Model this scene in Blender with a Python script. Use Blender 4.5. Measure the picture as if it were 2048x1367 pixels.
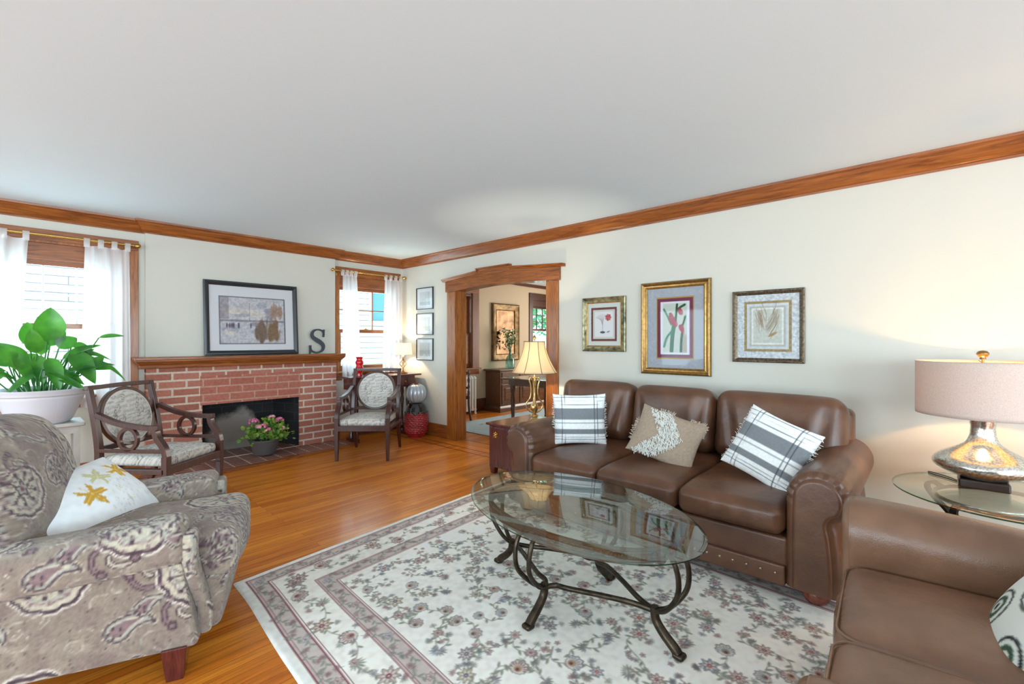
import bpy, bmesh, math, random
import numpy as np
from mathutils import Vector, Matrix

for o in list(bpy.data.objects):
    bpy.data.objects.remove(o, do_unlink=True)
S = bpy.context.scene
COL = S.collection
R = math.radians
PI = math.pi
random.seed(7)
RNG = np.random.default_rng(11)

# ------------------------------------------------------------------ camera, sky, window light, exposure
cam = bpy.data.cameras.new('camera')
cam.sensor_width = 36.0
cam.lens = 36.0 * 918.5 / 2048
cam.shift_y = -0.00093
cam.clip_start = 0.02
camo = bpy.data.objects.new('camera', cam)
COL.objects.link(camo)
camo.location = (-4.092, -5.998, 1.35)
camo.rotation_euler = (R(90), 0, R(-47.69))
S.camera = camo

S.view_settings.view_transform = 'Standard'
S.view_settings.look = 'None'
S.view_settings.gamma = 1.0
S.view_settings.exposure = 0.70
S.view_settings.use_curve_mapping = False
try:
    S.cycles.max_bounces = 10
    S.cycles.diffuse_bounces = 5
    S.cycles.transparent_max_bounces = 16
    S.cycles.sample_clamp_indirect = 6.0
    S.cycles.caustics_reflective = False
    S.cycles.caustics_refractive = False
except Exception:
    pass

world = bpy.data.worlds.new('sky')
S.world = world
world.use_nodes = True
wn = world.node_tree.nodes
wbg = wn['Background']
wbg.inputs[0].default_value = (0.86, 0.94, 1.0, 1)
wbg.inputs[1].default_value = 3.3


def area(name, loc, rot, sx, sy, power, color=(0.93, 0.97, 1.0)):
    l = bpy.data.lights.new(name, 'AREA')
    l.shape = 'RECTANGLE'
    l.size = sx
    l.size_y = sy
    l.energy = power
    l.color = color
    o = bpy.data.objects.new(name, l)
    COL.objects.link(o)
    o.location = loc
    o.rotation_euler = rot
    return o


# fill lights in unseen windows, placed behind and beside the camera for even brightness
COOL = (0.63, 0.86, 1.0)
for k, yy in enumerate((-1.5, -4.8, -8.1)):
    area('fill_side_window', (-7.97, yy, 1.40), (R(84), 0, R(-90)), 1.9, 1.5, (60, 60, 44)[k], COOL)
for k, xx in enumerate((-6.0, -3.6, -1.2)):
    area('fill_front_window', (xx, -10.17, 1.40), (R(78), 0, R(0)), 1.7, 1.5, (104, 80, 30)[k], COOL)
# daylight in the two visible windows and in the dining room
area('daylight_fireplace_window', (-3.80, 0.24, 1.6), (R(90), 0, R(180)), 1.0, 1.4, 22, COOL)
area('daylight_corner_window', (-0.59, 0.24, 1.6), (R(90), 0, R(180)), 0.85, 1.3, 14, COOL)
area('daylight_dining_window', (4.95, -1.6, 1.5), (R(90), 0, R(90)), 1.6, 1.5, 48, (1.0, 0.86, 0.70))

# ------------------------------------------------------------------ helpers


def lin(c):
    c = np.asarray(c, float) / 255.0
    return np.where(c <= 0.04045, c / 12.92, ((c + 0.055) / 1.055) ** 2.4)


def L4(c):
    v = lin(c)
    return (float(v[0]), float(v[1]), float(v[2]), 1.0)


class MB:
    """collects shapes, becomes one mesh object"""

    def __init__(self):
        self.V = []
        self.F = []
        self.n = 0
        self.fm = []

    def add(self, V, F, mi=0):
        V = np.asarray(V, float).reshape(-1, 3)
        b = self.n
        self.V.append(V)
        for f in F:
            self.F.append([int(i) + b for i in f])
            self.fm.append(mi)
        self.n += len(V)
        return self

    def tf(self, M):
        M = np.array(M)
        self.V = [v @ M[:3, :3].T + M[:3, 3] for v in self.V]
        return self

    def verts(self):
        return np.concatenate(self.V) if self.V else np.zeros((0, 3))


def link_mesh(name, V, F, mats, fm=None, smooth=True, sharp=40):
    me = bpy.data.meshes.new(name)
    me.from_pydata(np.asarray(V).tolist(), [], F)
    for m in (mats if isinstance(mats, (list, tuple)) else [mats]):
        me.materials.append(m)
    if fm is not None and len(me.materials) > 1:
        me.polygons.foreach_set('material_index', fm)
    if smooth:
        me.polygons.foreach_set('use_smooth', [True] * len(me.polygons))
        if sharp:
            me.set_sharp_from_angle(angle=R(sharp))
    me.validate()
    me.update()
    o = bpy.data.objects.new(name, me)
    COL.objects.link(o)
    return o


def obj(name, mb, mat, parent=None, smooth=True, sharp=40, bevel=0, label=None):
    o = link_mesh(name, mb.verts(), mb.F, mat, mb.fm, smooth, sharp)
    if bevel:
        m = o.modifiers.new('bevel', 'BEVEL')
        m.width = bevel
        m.segments = 2
        m.limit_method = 'ANGLE'
        m.angle_limit = R(35)
    if parent is not None:
        o.parent = parent
    if label:
        o['label'] = label
    return o


def thing(name, label, cat, loc=(0, 0, 0), rz=0.0, group=None, kind=None):
    o = bpy.data.objects.new(name, None)
    COL.objects.link(o)
    o.empty_display_size = 0.1
    o.location = loc
    o.rotation_euler = (0, 0, rz)
    if label:
        o['label'] = label
    if cat:
        o['category'] = cat
    if group:
        o['group'] = group
    if kind:
        o['kind'] = kind
    return o


def tag(o, label, cat, group=None, kind=None):
    o['label'] = label
    o['category'] = cat
    if group:
        o['group'] = group
    if kind:
        o['kind'] = kind
    return o


def struct(name, mb, mat, parent=None, **kw):
    o = obj(name, mb, mat, parent, **kw)
    if parent is None:
        o['kind'] = 'structure'
    return o


def dup(root, loc, rz, label=None, group=None):
    r = root.copy()
    COL.objects.link(r)
    r.location = loc
    r.rotation_euler = (0, 0, rz)
    if label:
        r['label'] = label
    if group:
        r['group'] = group
    for ch in list(root.children):
        c = ch.copy()
        COL.objects.link(c)
        c.parent = r
        for g in ch.children:
            d = g.copy()
            COL.objects.link(d)
            d.parent = c
    return r


def box(mb, lo, hi, mi=0):
    x0, y0, z0 = lo
    x1, y1, z1 = hi
    V = [(x0, y0, z0), (x1, y0, z0), (x1, y1, z0), (x0, y1, z0), (x0, y0, z1), (x1, y0, z1), (x1, y1, z1), (x0, y1, z1)]
    F = [(0, 3, 2, 1), (4, 5, 6, 7), (0, 1, 5, 4), (1, 2, 6, 5), (2, 3, 7, 6), (3, 0, 4, 7)]
    return mb.add(V, F, mi)


def cbox(mb, c, s, mi=0):
    return box(mb, [c[i] - s[i] / 2 for i in range(3)], [c[i] + s[i] / 2 for i in range(3)], mi)


def taper(mb, p0, s0, p1, s1):
    """a four sided tapered bar: section s0 (x,y) at p0, s1 at p1, both horizontal"""
    V = []
    for p, s in ((p0, s0), (p1, s1)):
        for dx, dy in ((-1, -1), (1, -1), (1, 1), (-1, 1)):
            V.append((p[0] + dx * s[0] / 2, p[1] + dy * s[1] / 2, p[2]))
    F = [(0, 1, 2, 3), (7, 6, 5, 4), (0, 4, 5, 1), (1, 5, 6, 2), (2, 6, 7, 3), (3, 7, 4, 0)]
    if p1[2] > p0[2]:
        F = [f[::-1] for f in F]
    return mb.add(V, F)


def bez(ps, n=24):
    """smooth curve through points (Catmull-Rom)"""
    P = [np.array(p, float) for p in ps]
    P = [2 * P[0] - P[1]] + P + [2 * P[-1] - P[-2]]
    out = []
    for i in range(1, len(P) - 2):
        for k in range(n):
            t = k / n
            a, b, c, d = P[i - 1], P[i], P[i + 1], P[i + 2]
            out.append(0.5 * ((2 * b) + (-a + c) * t + (2 * a - 5 * b + 4 * c - d) * t * t + (-a + 3 * b - 3 * c + d) * t ** 3))
    out.append(P[-2])
    return np.array(out)


def sweep(mb, path, sec, closed=False, up=None, caps=True, scale=None, mi=0):
    """sweep a closed 2D section (a,b) along a 3D path"""
    P = np.asarray(path, float)
    sec = np.asarray(sec, float)
    n = len(P)
    m = len(sec)
    T = np.zeros_like(P)
    for i in range(n):
        a = P[(i - 1) % n] if (closed or i > 0) else P[i]
        b = P[(i + 1) % n] if (closed or i < n - 1) else P[i]
        d = b - a
        T[i] = d / (np.linalg.norm(d) + 1e-12)
    V = []
    if up is None:
        u = np.array([0, 0, 1.0]) if abs(T[0][2]) < 0.9 else np.array([1.0, 0, 0])
        N = u - T[0] * (u @ T[0])
        N /= np.linalg.norm(N)
    for i in range(n):
        if up is None:
            N = N - T[i] * (N @ T[i])
            N /= np.linalg.norm(N) + 1e-12
            nn = N
        else:
            u = np.asarray(up, float)
            nn = u - T[i] * (u @ T[i])
            nn /= np.linalg.norm(nn) + 1e-12
        B = np.cross(T[i], nn)
        s = 1.0 if scale is None else scale[i]
        V.append(P[i] + s * (sec[:, :1] * B + sec[:, 1:] * nn))
    V = np.concatenate(V)
    F = []
    for i in range(n if closed else n - 1):
        j = (i + 1) % n
        for k in range(m):
            l = (k + 1) % m
            F.append((i * m + k, i * m + l, j * m + l, j * m + k))
    if caps and not closed:
        F.append(tuple(range(m - 1, -1, -1)))
        F.append(tuple((n - 1) * m + k for k in range(m)))
    return mb.add(V, F, mi)


def circ(r, n=10, ph=0.0):
    return [(r * math.cos(2 * PI * k / n + ph), r * math.sin(2 * PI * k / n + ph)) for k in range(n)]


def rect(a, b):
    return [(-a / 2, -b / 2), (a / 2, -b / 2), (a / 2, b / 2), (-a / 2, b / 2)]


def tube(mb, path, r, n=10, closed=False, scale=None, mi=0):
    return sweep(mb, path, circ(r, n), closed=closed, scale=scale, mi=mi)


def lathe(mb, prof, n=32, c=(0, 0, 0), ribs=0, amp=0.0, mi=0, fn=None):
    V = []
    m = len(prof)
    for k in range(n):
        a = 2 * PI * k / n
        for i, (r, z) in enumerate(prof):
            rr = r
            if ribs:
                rr = r * (1 + amp * (abs(math.cos(ribs * a / 2)) - 0.6))
            if fn:
                rr = fn(r, z, a)
            V.append((c[0] + rr * math.cos(a), c[1] + rr * math.sin(a), c[2] + z))
    F = []
    for k in range(n):
        l = (k + 1) % n
        for i in range(m - 1):
            F.append((k * m + i, l * m + i, l * m + i + 1, k * m + i + 1))
    b = len(V)
    if prof[0][0] > 1e-6:
        F.append(tuple(k * m for k in range(n - 1, -1, -1)))
    if prof[-1][0] > 1e-6:
        F.append(tuple(k * m + m - 1 for k in range(n)))
    return mb.add(V, F, mi)


def sphere(mb, c, r, n=16, m=10, sc=(1, 1, 1), mi=0):
    V = [(c[0], c[1], c[2] - r * sc[2])]
    for i in range(1, m):
        t = PI * i / m - PI / 2
        for k in range(n):
            a = 2 * PI * k / n
            V.append((c[0] + sc[0] * r * math.cos(t) * math.cos(a), c[1] + sc[1] * r * math.cos(t) * math.sin(a), c[2] + sc[2] * r * math.sin(t)))
    V.append((c[0], c[1], c[2] + r * sc[2]))
    F = []
    for k in range(n):
        l = (k + 1) % n
        F.append((0, 1 + l, 1 + k))
        for i in range(m - 2):
            F.append((1 + i * n + k, 1 + i * n + l, 1 + (i + 1) * n + l, 1 + (i + 1) * n + k))
        F.append((1 + (m - 2) * n + k, 1 + (m - 2) * n + l, len(V) - 1))
    return mb.add(V, F, mi)


def prism(mb, poly, lo, hi, axis='y', mi=0):
    """extrude polygon of (a,b); axis y: a->x b->z; axis x: a->y b->z; axis z: a->x b->y"""
    n = len(poly)
    V = []
    for d in (lo, hi):
        for a, b in poly:
            V.append({'y': (a, d, b), 'x': (d, a, b), 'z': (a, b, d)}[axis])
    F = [tuple(range(n)), tuple(range(2 * n - 1, n - 1, -1))]
    for k in range(n):
        l = (k + 1) % n
        F.append((k, n + k, n + l, l))
    area2 = sum(poly[k][0] * poly[(k + 1) % n][1] - poly[(k + 1) % n][0] * poly[k][1] for k in range(n))
    flip = (area2 < 0) != (axis in ('x', 'z'))
    if flip:
        F = [f[::-1] for f in F]
    return mb.add(V, F, mi)


def rbox(size, r, step=0.03, nr=4, fn=None):
    """rounded box centred on the origin: dense grid, one welded skin; fn deforms points"""
    h = np.array(size, float) / 2
    ax = []
    for i in range(3):
        rr = min(r, h[i] * 0.999)
        inner = h[i] - rr
        nf = max(1, int(round(2 * inner / step)))
        flat = np.linspace(-inner, inner, nf + 1)
        off = rr * np.tan(np.linspace(0, PI / 4, nr + 1))[1:]
        ax.append(np.concatenate([-(inner + off[::-1]), flat, inner + off]))
    inn = np.array([h[i] - min(r, h[i] * 0.999) for i in range(3)])
    VV = []
    FF = []
    base = 0
    for d in range(3):
        a, b = [(1, 2), (2, 0), (0, 1)][d]
        A, B = np.meshgrid(ax[a], ax[b], indexing='ij')
        for s in (-1, 1):
            P = np.zeros(A.shape + (3,))
            P[..., d] = s * h[d]
            P[..., a] = A
            P[..., b] = B
            na, nb = A.shape
            idx = np.arange(na * nb).reshape(na, nb) + base
            q = np.stack([idx[:-1, :-1], idx[1:, :-1], idx[1:, 1:], idx[:-1, 1:]], -1).reshape(-1, 4)
            if s < 0:
                q = q[:, ::-1]
            VV.append(P.reshape(-1, 3))
            FF.append(q)
            base += na * nb
    V = np.concatenate(VV)
    F = np.concatenate(FF)
    key = np.round(V * 1e5).astype(np.int64)
    _, first, inv = np.unique(key, axis=0, return_index=True, return_inverse=True)
    V = V[first]
    F = inv.reshape(-1)[F]
    C = np.clip(V, -inn, inn)
    D = V - C
    nrm = np.linalg.norm(D, axis=1, keepdims=True)
    rr = np.minimum(r, h)
    V = C + D / np.maximum(nrm, 1e-9) * rr
    if fn is not None:
        V = fn(V)
    return V, F


def rb(mb, c, size, r, step=0.03, nr=4, fn=None, rot=None):
    V, F = rbox(size, r, step, nr, fn)
    if rot is not None:
        V = V @ np.array(rot).T
    return mb.add(V + np.array(c), F)


def rotm(ax, deg):
    return np.array(Matrix.Rotation(R(deg), 3, ax))


def wav(P, seed, freq, n=6):
    """smooth pseudo noise of points, about -1..1"""
    g = np.random.default_rng(seed)
    s = 0
    for k in range(n):
        d = g.normal(size=3)
        d /= np.linalg.norm(d)
        s = s + np.sin(P @ d * freq * g.uniform(0.6, 1.6) + g.uniform(0, 6.28))
    return s / n ** 0.5 / 1.2


def pose(center, up, face):
    """matrix whose -Y axis looks along face, Z is up, X is the viewer's right"""
    n = Vector(face).normalized()
    u = Vector(up)
    u = (u - n * u.dot(n)).normalized()
    x = u.cross(n)
    M = Matrix((x, -n, u)).transposed().to_4x4()
    M.translation = Vector(center)
    return M


# ------------------------------------------------------------------ painted cloth, rug and print patterns


class Canvas:
    """a flat drawing in metres that is later carried by a mesh's colours"""

    def __init__(self, w, h, res, bg, wrap=False):
        self.w, self.h, self.res, self.wrap = w, h, res, wrap
        self.nx, self.ny = int(round(w / res)), int(round(h / res))
        self.a = np.ones((self.ny, self.nx, 3)) * (np.array(bg) / 255.0)

    def win(self, cx, cy, rad):
        if self.wrap:
            i = np.arange(int((cx - rad) / self.res) - 1, int((cx + rad) / self.res) + 2)
            j = np.arange(int((cy - rad) / self.res) - 1, int((cy + rad) / self.res) + 2)
        else:
            i = np.arange(max(0, int((cx - rad) / self.res) - 1), min(self.nx, int((cx + rad) / self.res) + 2))
            j = np.arange(max(0, int((cy - rad) / self.res) - 1), min(self.ny, int((cy + rad) / self.res) + 2))
        if len(i) == 0 or len(j) == 0:
            return None
        X, Y = np.meshgrid((i + 0.5) * self.res, (j + 0.5) * self.res)
        return np.ix_(j % self.ny, i % self.nx), X, Y

    def blend(self, ix, m, col):
        m = np.clip(m, 0, 1)[..., None]
        self.a[ix] = self.a[ix] * (1 - m) + (np.array(col) / 255.0) * m

    def blob(self, cx, cy, Rf, Rmax, col, rot=0, alpha=1, ring=None, sx=1, sy=1):
        w = self.win(cx, cy, Rmax * max(sx, sy) * 1.1 + 0.01)
        if w is None:
            return
        ix, X, Y = w
        c, s = math.cos(rot), math.sin(rot)
        u = ((X - cx) * c + (Y - cy) * s) / sx
        v = (-(X - cx) * s + (Y - cy) * c) / sy
        d = np.hypot(u, v) - Rf(np.arctan2(v, u))
        if ring:
            d = np.abs(d) - ring / 2
        self.blend(ix, alpha * (0.5 - d / self.res), col)

    def ell(self, cx, cy, a, b, rot, col, alpha=1, ring=None):
        k = min(a, b)
        self.blob(cx, cy, lambda t: k + 0 * t, k, col, rot, alpha, ring, a / k, b / k)

    def line(self, pts, w, col, alpha=1):
        pts = np.asarray(pts, float)
        c = (pts.max(0) + pts.min(0)) / 2
        rad = np.abs(pts - c).max() + w + self.res
        q = self.win(c[0], c[1], rad)
        if q is None:
            return
        ix, X, Y = q
        D = np.full(X.shape, 9.0)
        for a, b in zip(pts[:-1], pts[1:]):
            ab = b - a
            t = np.clip(((X - a[0]) * ab[0] + (Y - a[1]) * ab[1]) / (ab @ ab + 1e-12), 0, 1)
            D = np.minimum(D, np.hypot(X - a[0] - t * ab[0], Y - a[1] - t * ab[1]))
        self.blend(ix, alpha * (0.5 - (D - w / 2) / self.res), col)

    def rect(self, x0, y0, x1, y1, col, alpha=1):
        i0, i1 = max(0, int(round(x0 / self.res))), min(self.nx, int(round(x1 / self.res)))
        j0, j1 = max(0, int(round(y0 / self.res))), min(self.ny, int(round(y1 / self.res)))
        self.a[j0:j1, i0:i1] = self.a[j0:j1, i0:i1] * (1 - alpha) + np.array(col) / 255.0 * alpha

    def mottle(self, amp, cell, seed, col=None):
        g = np.random.default_rng(seed)
        ny, nx = max(2, int(self.h / cell)), max(2, int(self.w / cell))
        z = g.uniform(-1, 1, (ny, nx))
        z = np.concatenate([z, z[:1]], 0)
        z = np.concatenate([z, z[:, :1]], 1)
        y = np.linspace(0, ny - 1e-6, self.ny)
        x = np.linspace(0, nx - 1e-6, self.nx)
        j, i = y.astype(int), x.astype(int)
        fy, fx = (y - j)[:, None], (x - i)[None]
        q = z[np.ix_(j, i)] * (1 - fy) * (1 - fx) + z[np.ix_(j + 1, i)] * fy * (1 - fx) + z[np.ix_(j, i + 1)] * (1 - fy) * fx + z[np.ix_(j + 1, i + 1)] * fy * fx
        if col is None:
            self.a = np.clip(self.a * (1 + amp * q[..., None]), 0, 1)
        else:
            m = np.clip(q * amp, 0, 1)[..., None]
            self.a = self.a * (1 - m) + np.array(col) / 255.0 * m

    def sample(self, u, v):
        x = u / self.res - 0.5
        y = v / self.res - 0.5
        if self.wrap:
            i0 = np.floor(x).astype(int)
            j0 = np.floor(y).astype(int)
            fx, fy = (x - i0)[:, None], (y - j0)[:, None]
            I = lambda i: i % self.nx
            J = lambda j: j % self.ny
        else:
            x = np.clip(x, 0, self.nx - 1.001)
            y = np.clip(y, 0, self.ny - 1.001)
            i0 = np.floor(x).astype(int)
            j0 = np.floor(y).astype(int)
            fx, fy = (x - i0)[:, None], (y - j0)[:, None]
            I = J = lambda i: i
        a = self.a
        return a[J(j0), I(i0)] * (1 - fx) * (1 - fy) + a[J(j0), I(i0 + 1)] * fx * (1 - fy) + a[J(j0 + 1), I(i0)] * (1 - fx) * fy + a[J(j0 + 1), I(i0 + 1)] * fx * fy


def paint(o, cv, uv):
    """carry the drawing in the mesh as a colour attribute; uv is N x 2 in metres"""
    c = lin(cv.sample(uv[:, 0], uv[:, 1]) * 255.0)
    a = o.data.color_attributes.new('pattern', 'FLOAT_COLOR', 'POINT')
    a.data.foreach_set('color', np.c_[c, np.ones(len(c))].astype(np.float32).ravel())


def vco(o):
    a = np.empty(len(o.data.vertices) * 3)
    o.data.vertices.foreach_get('co', a)
    return a.reshape(-1, 3)


def vno(o):
    a = np.empty(len(o.data.vertices) * 3)
    o.data.vertices.foreach_get('normal', a)
    return a.reshape(-1, 3)


def boxmap(o, off=(0, 0)):
    P, N = vco(o), np.abs(vno(o))
    d = np.argmax(N * np.array([1.0, 1.0, 1.05]), 1)
    uv = np.zeros((len(P), 2))
    for k, (a, b) in enumerate([(1, 2), (0, 2), (0, 1)]):
        m = d == k
        uv[m] = P[m][:, [a, b]]
    uv[d == 2] += (0.0, 0.6)
    return uv + np.array(off)


# ------------------------------------------------------------------ materials


def newmat(name):
    m = bpy.data.materials.new(name)
    m.use_nodes = True
    nt = m.node_tree
    return m, nt.nodes, nt.links, nt.nodes['Principled BSDF']


def M(name, col, rough=0.5, metal=0.0, bump=0.0, bscale=200.0, coat=0.0, spec=0.5, vary=0.0, vscale=5.0, sheen=0.0, emit=None, estr=0.0):
    m, n, l, p = newmat(name)
    p.inputs['Base Color'].default_value = L4(col)
    p.inputs['Roughness'].default_value = rough
    p.inputs['Metallic'].default_value = metal
    p.inputs['Coat Weight'].default_value = coat
    p.inputs['Coat Roughness'].default_value = 0.08
    p.inputs['Specular IOR Level'].default_value = spec
    p.inputs['Sheen Weight'].default_value = sheen
    if emit is not None:
        p.inputs['Emission Color'].default_value = L4(emit)
        p.inputs['Emission Strength'].default_value = estr
    if bump or vary:
        tc = n.new('ShaderNodeTexCoord')
    if bump:
        t = n.new('ShaderNodeTexNoise')
        t.inputs['Scale'].default_value = bscale
        t.inputs['Detail'].default_value = 3
        b = n.new('ShaderNodeBump')
        b.inputs['Strength'].default_value = bump
        b.inputs['Distance'].default_value = 0.01
        l.new(tc.outputs['Object'], t.inputs['Vector'])
        l.new(t.outputs['Fac'], b.inputs['Height'])
        l.new(b.outputs['Normal'], p.inputs['Normal'])
    if vary:
        t = n.new('ShaderNodeTexNoise')
        t.inputs['Scale'].default_value = vscale
        t.inputs['Detail'].default_value = 5
        r = n.new('ShaderNodeValToRGB')
        c = np.array(col, float)
        r.color_ramp.elements[0].position = 0.3
        r.color_ramp.elements[0].color = L4(np.clip(c * (1 - vary), 0, 255))
        r.color_ramp.elements[1].position = 0.7
        r.color_ramp.elements[1].color = L4(np.clip(c * (1 + vary), 0, 255))
        l.new(tc.outputs['Object'], t.inputs['Vector'])
        l.new(t.outputs['Fac'], r.inputs['Fac'])
        l.new(r.outputs['Color'], p.inputs['Base Color'])
    return m


def painted(name, rough=0.8, bump=0.0, bscale=400, sheen=0.0, spec=0.3):
    m, n, l, p = newmat(name)
    a = n.new('ShaderNodeAttribute')
    a.attribute_name = 'pattern'
    l.new(a.outputs['Color'], p.inputs['Base Color'])
    p.inputs['Roughness'].default_value = rough
    p.inputs['Sheen Weight'].default_value = sheen
    p.inputs['Specular IOR Level'].default_value = spec
    if bump:
        tc = n.new('ShaderNodeTexCoord')
        t = n.new('ShaderNodeTexNoise')
        t.inputs['Scale'].default_value = bscale
        b = n.new('ShaderNodeBump')
        b.inputs['Strength'].default_value = bump
        b.inputs['Distance'].default_value = 0.01
        l.new(tc.outputs['Object'], t.inputs['Vector'])
        l.new(t.outputs['Fac'], b.inputs['Height'])
        l.new(b.outputs['Normal'], p.inputs['Normal'])
    return m


def wood(name, dark, mid, light, axis='x', scale=1.0, rough=0.35, coat=0.3, stretch=16.0, dist=1.5):
    m, n, l, p = newmat(name)
    tc = n.new('ShaderNodeTexCoord')
    mp = n.new('ShaderNodeMapping')
    s = [stretch * scale] * 3
    s['xyz'.index(axis)] = 1.2 * scale
    mp.inputs['Scale'].default_value = s
    t = n.new('ShaderNodeTexNoise')
    t.inputs['Scale'].default_value = 2.2
    t.inputs['Detail'].default_value = 8
    t.inputs['Roughness'].default_value = 0.62
    t.inputs['Distortion'].default_value = dist
    r = n.new('ShaderNodeValToRGB')
    e = r.color_ramp.elements
    e[0].position, e[0].color = 0.3, L4(dark)
    e[1].position, e[1].color = 0.72, L4(light)
    q = e.new(0.5)
    q.color = L4(mid)
    l.new(tc.outputs['Object'], mp.inputs['Vector'])
    l.new(mp.outputs['Vector'], t.inputs['Vector'])
    l.new(t.outputs['Fac'], r.inputs['Fac'])
    l.new(r.outputs['Color'], p.inputs['Base Color'])
    p.inputs['Roughness'].default_value = rough
    p.inputs['Coat Weight'].default_value = coat
    p.inputs['Coat Roughness'].default_value = 0.12
    return m


def mathn(n, l, op, a, b=None, c=None):
    q = n.new('ShaderNodeMath')
    q.operation = op
    for i, v in enumerate((a, b, c)):
        if v is None:
            continue
        if isinstance(v, (int, float)):
            q.inputs[i].default_value = v
        else:
            l.new(v, q.inputs[i])
    return q.outputs[0]


def glassmat(name, tint=(235, 245, 240), f0=0.05, rough=0.0):
    """see-through pane: clear body, mirror reflection rising towards grazing angles"""
    m, n, l, p = newmat(name)
    n.remove(p)
    out = n['Material Output']
    g = n.new('ShaderNodeNewGeometry')
    d = n.new('ShaderNodeVectorMath')
    d.operation = 'DOT_PRODUCT'
    l.new(g.outputs['Incoming'], d.inputs[0])
    l.new(g.outputs['Normal'], d.inputs[1])
    c = mathn(n, l, 'ABSOLUTE', d.outputs['Value'])
    k = mathn(n, l, 'POWER', mathn(n, l, 'SUBTRACT', 1.0, c), 5.0)
    f = mathn(n, l, 'MULTIPLY_ADD', k, 1 - f0, f0)
    tr = n.new('ShaderNodeBsdfTransparent')
    tr.inputs['Color'].default_value = L4(tint)
    gl = n.new('ShaderNodeBsdfGlossy')
    gl.inputs['Roughness'].default_value = rough
    mx = n.new('ShaderNodeMixShader')
    l.new(f, mx.inputs['Fac'])
    l.new(tr.outputs[0], mx.inputs[1])
    l.new(gl.outputs[0], mx.inputs[2])
    l.new(mx.outputs[0], out.inputs['Surface'])
    return m


def clothglow(name, col, transl=0.5, transp=0.0, bump=0.0):
    """thin cloth that lets light through: curtain or lamp shade"""
    m, n, l, p = newmat(name)
    n.remove(p)
    out = n['Material Output']
    a = n.new('ShaderNodeBsdfDiffuse')
    a.inputs['Color'].default_value = L4(col)
    b = n.new('ShaderNodeBsdfTranslucent')
    b.inputs['Color'].default_value = L4(col)
    mx = n.new('ShaderNodeMixShader')
    mx.inputs['Fac'].default_value = transl
    l.new(a.outputs[0], mx.inputs[1])
    l.new(b.outputs[0], mx.inputs[2])
    res = mx.outputs[0]
    if bump:
        tc = n.new('ShaderNodeTexCoord')
        t = n.new('ShaderNodeTexNoise')
        t.inputs['Scale'].default_value = 320
        rr = n.new('ShaderNodeValToRGB')
        c = np.array(col, float)
        rr.color_ramp.elements[0].color = L4(c * (1 - bump))
        rr.color_ramp.elements[0].position = 0.3
        rr.color_ramp.elements[1].color = L4(np.clip(c * (1 + bump), 0, 255))
        rr.color_ramp.elements[1].position = 0.7
        l.new(tc.outputs['Object'], t.inputs['Vector'])
        l.new(t.outputs['Fac'], rr.inputs['Fac'])
        l.new(rr.outputs['Color'], a.inputs['Color'])
    if transp:
        tp = n.new('ShaderNodeBsdfTransparent')
        m2 = n.new('ShaderNodeMixShader')
        m2.inputs['Fac'].default_value = transp
        l.new(res, m2.inputs[1])
        l.new(tp.outputs[0], m2.inputs[2])
        res = m2.outputs[0]
    l.new(res, out.inputs['Surface'])
    return m


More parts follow.
